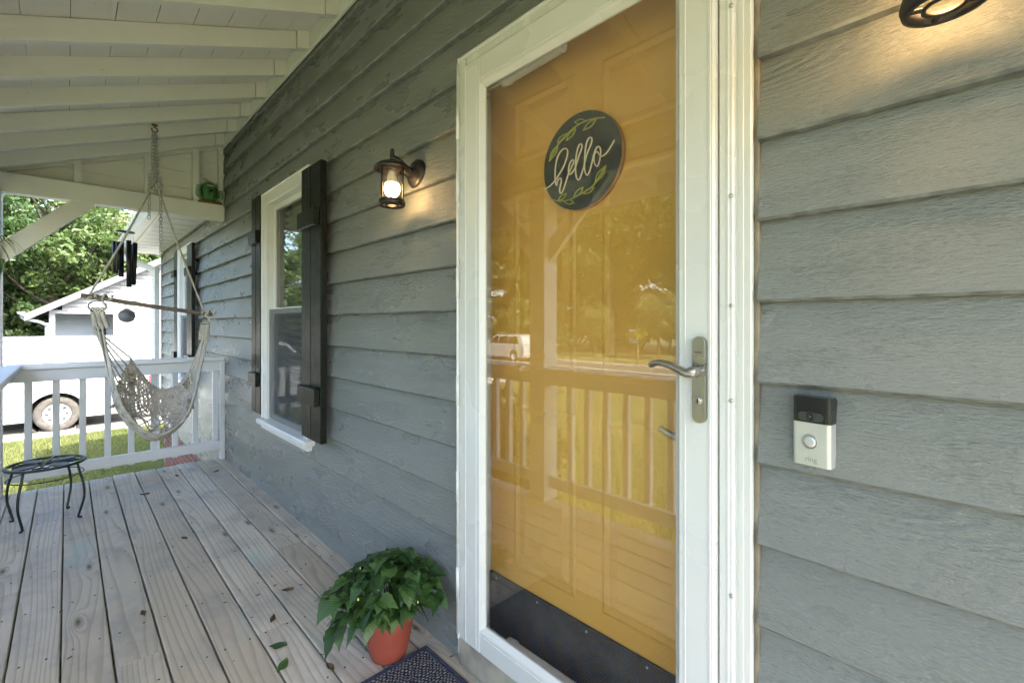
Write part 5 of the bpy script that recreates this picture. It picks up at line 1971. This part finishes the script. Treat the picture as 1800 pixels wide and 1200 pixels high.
# --- pale SUV parked on the street (mirrored in the glass)
sv_ = thing('parked_suv', 'white SUV parked on the street, mirrored in the door glass', 'car', (-22.2, -20.2, -1.255))
L0, L1 = -2.35, 2.35           # front at -x
hw = 0.92
low = [(-2.35, 0.35), (-2.36, 0.62), (-2.25, 0.86), (-1.35, 1.02), (-0.9, 1.06), (2.2, 1.08), (2.33, 0.95), (2.35, 0.45), (2.30, 0.30)]
low = side_profile(low, [(1.45, 0.36, 0.40), (-1.42, 0.36, 0.40)], 0.30)
m = MB()
m.prism(low, -hw, hw, 'y')
m.build('body', 'truck_white', sv_)
m = MB()
gh = [(-1.25, 1.05), (-0.45, 1.62), (-0.15, 1.70), (1.55, 1.70), (1.95, 1.62), (2.28, 1.08)]
v = []
for s in (-1, 1):
    for (x_, z_) in gh:
        v.append((x_, s * (hw - 0.02 - (z_ - 1.05) * 0.28), z_))
m.add(v, [(0, 1, 2, 3, 4, 5), (11, 10, 9, 8, 7, 6)] + [(i, (i + 1) % 6, (i + 1) % 6 + 6, i + 6) for i in range(6)])
m.build('cabin', 'truck_white', sv_)
for (xa, xb, xc, xd) in ((-1.02, -0.42, -0.05, -0.05), (0.02, 0.02, 0.85, 0.85), (0.92, 0.92, 1.62, 1.92)):
    for s in (-1, 1):
        m = MB()
        q = lambda x_, z_: (x_, s * (hw - 0.014 - (z_ - 1.05) * 0.28), z_)
        m.add([q(xa, 1.12), q(xb, 1.56), q(xc, 1.60), q(xd, 1.12)], [(0, 1, 2, 3)])
        m.build('side_window', 'car_glass', sv_)
MB().box(-0.95, -0.80, 0.90, 1.08, 1.10, 1.24, 0.03).build('mirror', 'truck_white', sv_)
for (xa, s) in ((-1.42, 1), (1.45, 1), (-1.42, -1), (1.45, -1)):
    wheel(sv_, xa, s * 0.80, 0.34, 0.34, 0.22, 'y', s)

# ------------------------------------------------------------------ neighbour's garage
ga = thing('garage', 'white clapboard garage with sloping gable roof behind the truck', 'garage', (-18.0, 0, 0))
EY, EZ, SL, RY = -1.60, 1.50, 0.613, 4.6
gz = lambda y: EZ + SL * (y - EY) if y < RY else EZ + SL * (2 * RY - y - EY)
gb = -1.26
def clap(x, y0, y1, z0, ztop, mat, name, pitch=0.115):
    """lapped siding built course by course, its top following ztop(y)"""
    m = MB()
    z = z0
    while True:
        zt = z + pitch
        ya, yb_ = y0, y1
        # where the roof line cuts the course
        zt2 = lambda y: min(zt, ztop(y))
        if max(ztop(y) for y in frange(ya, yb_, 60)) <= z + .01:
            break
        cuts_ = [y for y in frange(ya, yb_, 60) if ztop(y) > z]
        if len(cuts_) < 2:
            break
        c0, c1 = cuts_[0], cuts_[-1]
        n = 24
        vs_ = []
        for i in range(n + 1):
            y = c0 + (c1 - c0) * i / n
            t = max(z + .001, zt2(y))
            vs_ += [(x + 0.002, y, z), (x + 0.045, y, z), (x + 0.045 - 0.042 * (t - z) / pitch, y, t), (x - 0.03, y, t)]
        m.add(vs_, [(i * 4 + k_, i * 4 + k_ + 1, (i + 1) * 4 + k_ + 1, (i + 1) * 4 + k_) for i in range(n) for k_ in range(3)])
        z = zt
    return m.build(name, mat, ga)
clap(0.0, 0.14, 9.6, gb, lambda y: gz(y) - 0.02, 'garage_white', 'gable_wall')
clap(0.0, -1.10, 0.135, 1.52, lambda y: gz(y) - 0.02, 'garage_white', 'gable_wall')
MB().box(-0.02, 0.03, 0.06, 0.14, gb, 1.53, 0.004).build('corner_board', 'garage_white', ga)
MB().box(-0.10, 0.02, -0.02, 0.058, gb, 1.46, 0.004).build('stone_pier', 'garage_stone', ga)
MB().box(-0.06, 0.03, -1.36, 0.06, 1.43, 1.53, 0.004).build('porch_header', 'garage_white', ga)
MB().box(-0.10, 0.03, -1.36, -1.24, gb, 1.43, 0.006).build('porch_column', 'garage_white', ga)
MB().box(-1.1, -1.0, -1.36, 0.3, gb, 1.6).build('porch_back_wall', 'garage_grey', ga)
MB().box(-1.0, -0.07, 0.30, 0.42, gb, 1.6).build('porch_side_wall', 'garage_grey', ga)
MB().box(-2.1, -0.07, -1.36, 0.3, 1.52, 1.56).build('porch_ceiling', 'garage_dark', ga)
m = MB()
for z in frange(gb, 1.3, 18):
    m.box(-0.999, -0.985, -1.34, 0.29, z, z + 0.125)
m.build('back_siding', 'garage_grey', ga)
for (a, b_) in ((-0.42, -0.10), (0.02, 0.24)):
    w = empty('window', ga)
    MB().box(-0.984, -0.965, a, b_, 0.62, 1.10).build('frame', 'garage_white', w)
    MB().box(-0.964, -0.958, a + .04, b_ - .04, 0.66, 1.06).build('pane', 'car_glass', w)
m = MB()
for (ya, yb_) in ((EY - .22, RY), (RY, 2 * RY - EY + .22)):
    za, zb_ = (gz(ya) if ya < RY else gz(ya)), gz(yb_)
    m.add([(0.30, ya, gz(ya)), (0.30, yb_, gz(yb_)), (-9.0, yb_, gz(yb_)), (-9.0, ya, gz(ya)), (0.30, ya, gz(ya) + .05), (0.30, yb_, gz(yb_) + .05), (-9.0, yb_, gz(yb_) + .05), (-9.0, ya, gz(ya) + .05)],
          [(0, 1, 2, 3), (4, 5, 6, 7), (0, 1, 5, 4), (1, 2, 6, 5), (2, 3, 7, 6), (3, 0, 4, 7)])
m.build('roof', 'roof_shingle', ga)
m = MB()
for s in (0, 1):
    yy = lambda y: y if s == 0 else 2 * RY - y
    a, b_ = EY - .22, RY
    m.add([(0.31, yy(a), gz(a) - .14), (0.31, yy(b_), gz(b_) - .14), (0.31, yy(b_), gz(b_) + .03), (0.31, yy(a), gz(a) + .03), (0.29, yy(a), gz(a) - .14), (0.29, yy(b_), gz(b_) - .14), (0.29, yy(b_), gz(b_) + .03), (0.29, yy(a), gz(a) + .03)],
          [(0, 1, 2, 3), (4, 5, 6, 7), (0, 1, 5, 4), (1, 2, 6, 5), (2, 3, 7, 6), (3, 0, 4, 7)])
m.build('rake_board', 'garage_white', ga)
m = MB()
m.add([(0.288, EY - .2, gz(EY - .2) - .10), (0.288, RY, gz(RY) - .10), (0.0, RY, gz(RY) - .10), (0.0, EY - .2, gz(EY - .2) - .10)], [(0, 1, 2, 3)])
m.build('rake_soffit', 'garage_white', ga)
MB().prism([(EY - .34, 1.42), (EY - .24, 1.36), (EY - .20, 1.36), (EY - .20, 1.47), (EY - .35, 1.47)], 0.32, -9.0, 'x').build('gutter', 'garage_white', ga)
m = MB()
m.tube(catmull([(0.2, EY - .27, 1.37), (0.2, EY - .22, 1.28), (0.16, EY + .05, 1.20), (0.10, EY + .19, 1.10), (0.08, EY + .20, 0.95), (0.08, EY + .20, gb)], 4), 0.045, 6)
m.build('downspout', 'garage_white', ga)
m = MB()
m.box(-9, -2.2, -1.30, -1.2, gb, 1.5)
m.box(-9, -0.1, 10.5, 10.6, gb, 1.5)
m.build('side_wall', 'garage_white', ga)

# ------------------------------------------------------------------ trees
def crown_mesh(name, seed, rx, ry, rz_, clumps, per, size, mat, zsq=1.0):
    r_ = random.Random(seed)
    vs_, fs = [], []
    for c in range(clumps):
        # clump centres towards the outside of an uneven ellipsoid
        while True:
            d = Vector((r_.gauss(0, 1), r_.gauss(0, 1), r_.gauss(0, 1)))
            if d.length > .1:
                break
        d.normalize()
        rad = r_.uniform(0.35, 1.0) ** 0.6
        lob = 0.80 + 0.35 * mnoise.noise(d * 1.7 + Vector((seed, 0, 0)))
        cc = Vector((d.x * rx, d.y * ry, d.z * rz_ * zsq)) * rad * lob
        cr = r_.uniform(0.09, 0.19) * (rx + rz_) * 0.5
        for l in range(per):
            p = cc + Vector((r_.gauss(0, 1), r_.gauss(0, 1), r_.gauss(0, .62))) * cr * 0.62
            n = Vector((r_.gauss(0, .8), r_.gauss(0, .8), r_.uniform(0.1, 1.2))).normalized()
            t = n.orthogonal().normalized()
            t = Matrix.Rotation(r_.uniform(0, 6.28), 3, n) @ t
            b_ = n.cross(t)
            s = size * r_.uniform(0.6, 1.3)
            o_ = len(vs_)
            vs_ += [p - t * s * .55, p + b_ * s * .30 + n * s * .06, p + t * s * .6, p - b_ * s * .30 + n * s * .06]
            fs.append((o_, o_ + 1, o_ + 2, o_ + 3))
    me = bpy.data.meshes.new(name)
    me.from_pydata([tuple(v) for v in vs_], [], fs)
    me.materials.append(MAT[mat])
    return me

def trunk_mesh(seed, h, r0, top, spread, limbs=7, lean=0.0):
    r_ = random.Random(seed)
    m = MB()
    pts = [(0, 0, -0.3)] + [(lean * t * h + 0.12 * r_.uniform(-1, 1) * t * 1.5, 0.12 * r_.uniform(-1, 1) * t * 1.5, h * t) for t in frange(0.12, 1, 6)]
    pts = catmull(pts, 3)
    n = len(pts)
    m.tube(pts, [r0 * (1.35 if i == 0 else 1.0) * (1 - 0.72 * i / n) for i in range(n)], 9)
    for k_ in range(limbs):
        t = r_.uniform(0.38, 0.95)
        p = pts[int(t * (n - 1))]
        a = r_.uniform(0, 6.28)
        L = spread * r_.uniform(0.5, 0.95)
        e = p + Vector((math.cos(a) * L, math.sin(a) * L, L * r_.uniform(0.4, 1.0)))
        m.tube(catmull([p, p.lerp(e, .5) + Vector((0, 0, -.1 * L)), e], 4), [r0 * .36 * (1 - .85 * i / 8) for i in range(9)], 6)
    return m.mesh('trunk', 'bark')

CR = {
    'a': crown_mesh('crown', 1, 3.2, 3.2, 3.6, 88, 170, 0.20, 'tree_leaf'),
    'b': crown_mesh('crown', 2, 3.0, 3.0, 3.0, 84, 165, 0.19, 'tree_leaf_dark'),
    'c': crown_mesh('crown', 3, 3.4, 3.2, 2.6, 100, 140, 0.19, 'tree_leaf_pale'),
    'd': crown_mesh('crown', 4, 2.4, 2.4, 4.6, 86, 170, 0.20, 'tree_leaf'),
}
SHR = {
    'a': crown_mesh('crown', 5, 1.1, 1.1, 0.9, 48, 90, 0.11, 'shrub_leaf'),
    'b': crown_mesh('crown', 6, 1.2, 1.1, 0.8, 48, 90, 0.12, 'tree_leaf'),
}
TR = [trunk_mesh(1, 7.5, 0.26, 1, 2.6, 13), trunk_mesh(2, 6.5, 0.21, 1, 2.2, 12, 0.03), trunk_mesh(3, 8.5, 0.30, 1, 2.4, 13, -0.02)]
rt = random.Random(17)
def tree(x, y, kind, sc, tr, lab, group, crown_z=6.2, name='broadleaf_tree', cs=None):
    t = thing(name, lab, 'tree', (x, y, ground_z(x, y)), group, rt.uniform(0, 6.28))
    t.scale = (sc, sc, sc)
    link('trunk', TR[tr], t)
    link('crown', CR[kind], t, (0, 0, crown_z), (0, 0, rt.uniform(0, 6.28)), cs)
    return t
# wood behind the garage and the drive, on the left
WL = 'broadleaf tree in the wood beyond the driveway and garage'
WG = 'wood beyond the driveway'
tree(-27.5, -1.4, 'a', 1.0, 0, 'tree with a dark bare trunk rising behind the garage roof', WG, 6.4)
tree(-25.5, -4.4, 'b', 0.95, 1, 'tall tree with a reddish-brown trunk left of the garage, by the corner post', WG, 6.0)
for (x, y, k_, s, tr) in ((-33, -6.5, 'a', 1.1, 0), (-34, -2.8, 'b', 1.15, 2), (-35, 1.2, 'c', 1.15, 1), (-33, 4.6, 'a', 1.1, 2), (-36, 8.0, 'd', 1.1, 0), (-40, -9.5, 'b', 1.3, 2), (-43, -4.5, 'd', 1.3, 0), (-42, 0.5, 'b', 1.35, 1), (-43, 5.5, 'a', 1.35, 2), (-45, 11, 'b', 1.3, 0), (-30, -10.5, 'd', 1.0, 0), (-37, -14.5, 'a', 1.2, 2)):
    tree(x, y, k_, s, tr, WL, WG, rt.uniform(5.0, 6.2))
SHL = 'leafy undergrowth shrub at the foot of the wood beyond the garage'
def shrub(x, y, kind, sc, lab, group, z=0.75):
    t = thing('shrub', lab, 'shrub', (x, y, ground_z(x, y)), group, rt.uniform(0, 6.28))
    t.scale = (sc, sc, sc)
    link('crown', SHR[kind], t, (0, 0, z), (0, 0, rt.uniform(0, 6.28)))
    m = MB()
    for i in range(5):
        a = i * 1.26
        m.tube([(0.05 * math.cos(a), 0.05 * math.sin(a), -0.1), (0.5 * math.cos(a), 0.5 * math.sin(a), 0.8)], [0.03, 0.01], 5)
    m.build('stem', 'bark', t)
for i, (x, y, s) in enumerate(((-24, -3.0, 2.0), (-26.5, -6.3, 2.4), (-29.5, -3.9, 2.8), (-30.5, -0.2, 3.0), (-30, 3.2, 2.8), (-31, -7.8, 2.8), (-23, -6.0, 1.8), (-38, -4.0, 3.4), (-38, 2.8, 3.4), (-28.5, -8.5, 2.4))):
    shrub(x, y, 'ab'[i % 2], s, SHL, 'undergrowth beyond the driveway')
# front yard and across the street, mirrored in the door glass
FL = 'tall broadleaf tree across the street, mirrored in the door glass'
FG = 'trees across the street'
for (x, y, k_, s, tr) in ((-15.5, -31.5, 'a', 1.15, 0), (-20.5, -29.5, 'a', 1.1, 2), (-24.5, -33, 'd', 1.3, 2), (-29.5, -30.5, 'a', 1.2, 1), (-34.5, -33, 'a', 1.25, 0), (-40, -31, 'a', 1.2, 2), (-46, -34, 'd', 1.3, 1), (-12, -38, 'b', 1.3, 2), (-19, -40, 'a', 1.4, 1), (-27, -41, 'b', 1.4, 0), (-36, -42, 'a', 1.4, 2), (-45, -44, 'b', 1.4, 1), (-7, -33, 'd', 1.2, 0), (-53, -38, 'a', 1.4, 0)):
    tree(x, y, k_, s * 1.25, tr, FL, FG, rt.uniform(5.8, 7.0), cs=(1.2, 1.2, 1.25))
tree(-16.5, -9.0, 'a', 0.66, 1, 'bright leafy tree near the drive, mirrored at the left of the glass', 'front yard trees', 5.4)
tree(-15.0, -27.0, 'c', 0.62, 1, 'low pale-leaved spreading tree across the street, mirrored low in the glass', 'front yard trees', 5.0, 'ornamental_tree')
tree(-19.5, -26.2, 'c', 0.50, 1, 'smaller pale-leaved tree across the street beside two grey trunks', 'front yard trees', 5.2, 'ornamental_tree')
yt = thing('young_tree', 'tiny yellow-green topped young tree on a thin stem by the street', 'tree', (-14.3, -23.2, ground_z(-14.3, -23.2)))
link('crown', crown_mesh('crown', 8, 0.75, 0.75, 0.36, 30, 60, 0.10, 'yellow_leaf'), yt, (0, 0, 1.75))
MB().tube([(0, 0, -.1), (0.02, 0, 0.8), (0, 0, 1.7)], [0.06, 0.05, 0.03], 7).build('trunk', 'straw', yt)
fl = thing('garden_flag', 'small pale blue striped garden flag far across the street', 'flag', (-18.2, -28.6, ground_z(-17.4, -27.6)))
MB().tube([(0, 0, -.1), (0, 0, 2.1)], 0.02, 6).build('pole', 'iron', fl)
m = MB()
for i in range(6):
    m.box(0.02, 0.62, -0.006, 0.006, 1.0 + i * 0.17, 1.0 + i * 0.17 + 0.13)
m.build('cloth', 'flag_blue', fl)
for i, (x, y, s) in enumerate(((-3.55, -2.45, 0.80), (-4.75, -2.75, 0.72), (-6.6, -3.4, 0.8))):
    shrub(x, y, 'a', s, ('dark leafy shrub just outside the front railing, mirrored left in the glass', 'rounded shrub beyond the corner post', 'shrub at the lawn corner near the drive')[i], 'shrubs along the porch', 0.9)
for (x, y, s) in ((-26, -27, 2.2), (-33, -28, 2.4), (-22, -36, 2.6), (-30, -37, 3.0), (-14, -35, 2.6), (-38, -38, 3.0), (-44, -30, 2.4), (-18, -34, 2.6), (-25.5, -35, 2.8), (-34, -36, 3.0), (-10, -36, 2.8), (-42, -36, 3.0), (-48, -33, 3.0)):
    shrub(x, y, 'b', s * 1.5, 'shrub among the trees across the street', 'shrubs across the street')

# ------------------------------------------------------------------ grass blades over the lawn near the porch
def grass(name, n, region, hmin, hmax, seed, lab):
    r_ = random.Random(seed)
    vs_, fs = [], []
    for i in range(n):
        x, y = region(r_)
        if x is None:
            continue
        z = ground_z(x, y)
        h = r_.uniform(hmin, hmax)
        a = r_.uniform(0, 6.28)
        w = h * 0.13
        lx, ly = r_.gauss(0, .45) * h, r_.gauss(0, .45) * h
        o_ = len(vs_)
        vs_ += [(x - w * math.cos(a), y - w * math.sin(a), z - .004), (x + w * math.cos(a), y + w * math.sin(a), z - .004), (x + lx, y + ly, z + h)]
        fs.append((o_, o_ + 1, o_ + 2))
    me = bpy.data.meshes.new(name)
    me.from_pydata(vs_, [], fs)
    me.materials.append(MAT['grass_blade'])
    o = link(name, me)
    o['kind'] = 'stuff'
    o['label'] = lab
    o['category'] = 'grass'
def regL(r_):
    x, y = r_.uniform(-13.7, -4.75), r_.uniform(-4.2, -0.02)
    return x, y
def regL2(r_):
    return r_.uniform(-13.72, -8.35), r_.uniform(-0.02, 2.2)
def regF(r_):
    t = r_.random() ** 1.5
    y = -2.15 - 15.8 * t
    x = r_.uniform(-1.25, -0.35) * (1 - y)
    if x < -13.7:
        return None, None
    return x, y
grass('grass', 70000, regL, 0.03, 0.075, 1, 'mown green grass beside the far end of the porch')
grass('grass', 22000, regL2, 0.03, 0.075, 2, 'mown green grass between the house corner and the drive')
grass('grass', 60000, regF, 0.04, 0.10, 3, 'mown green front lawn mirrored in the door glass')
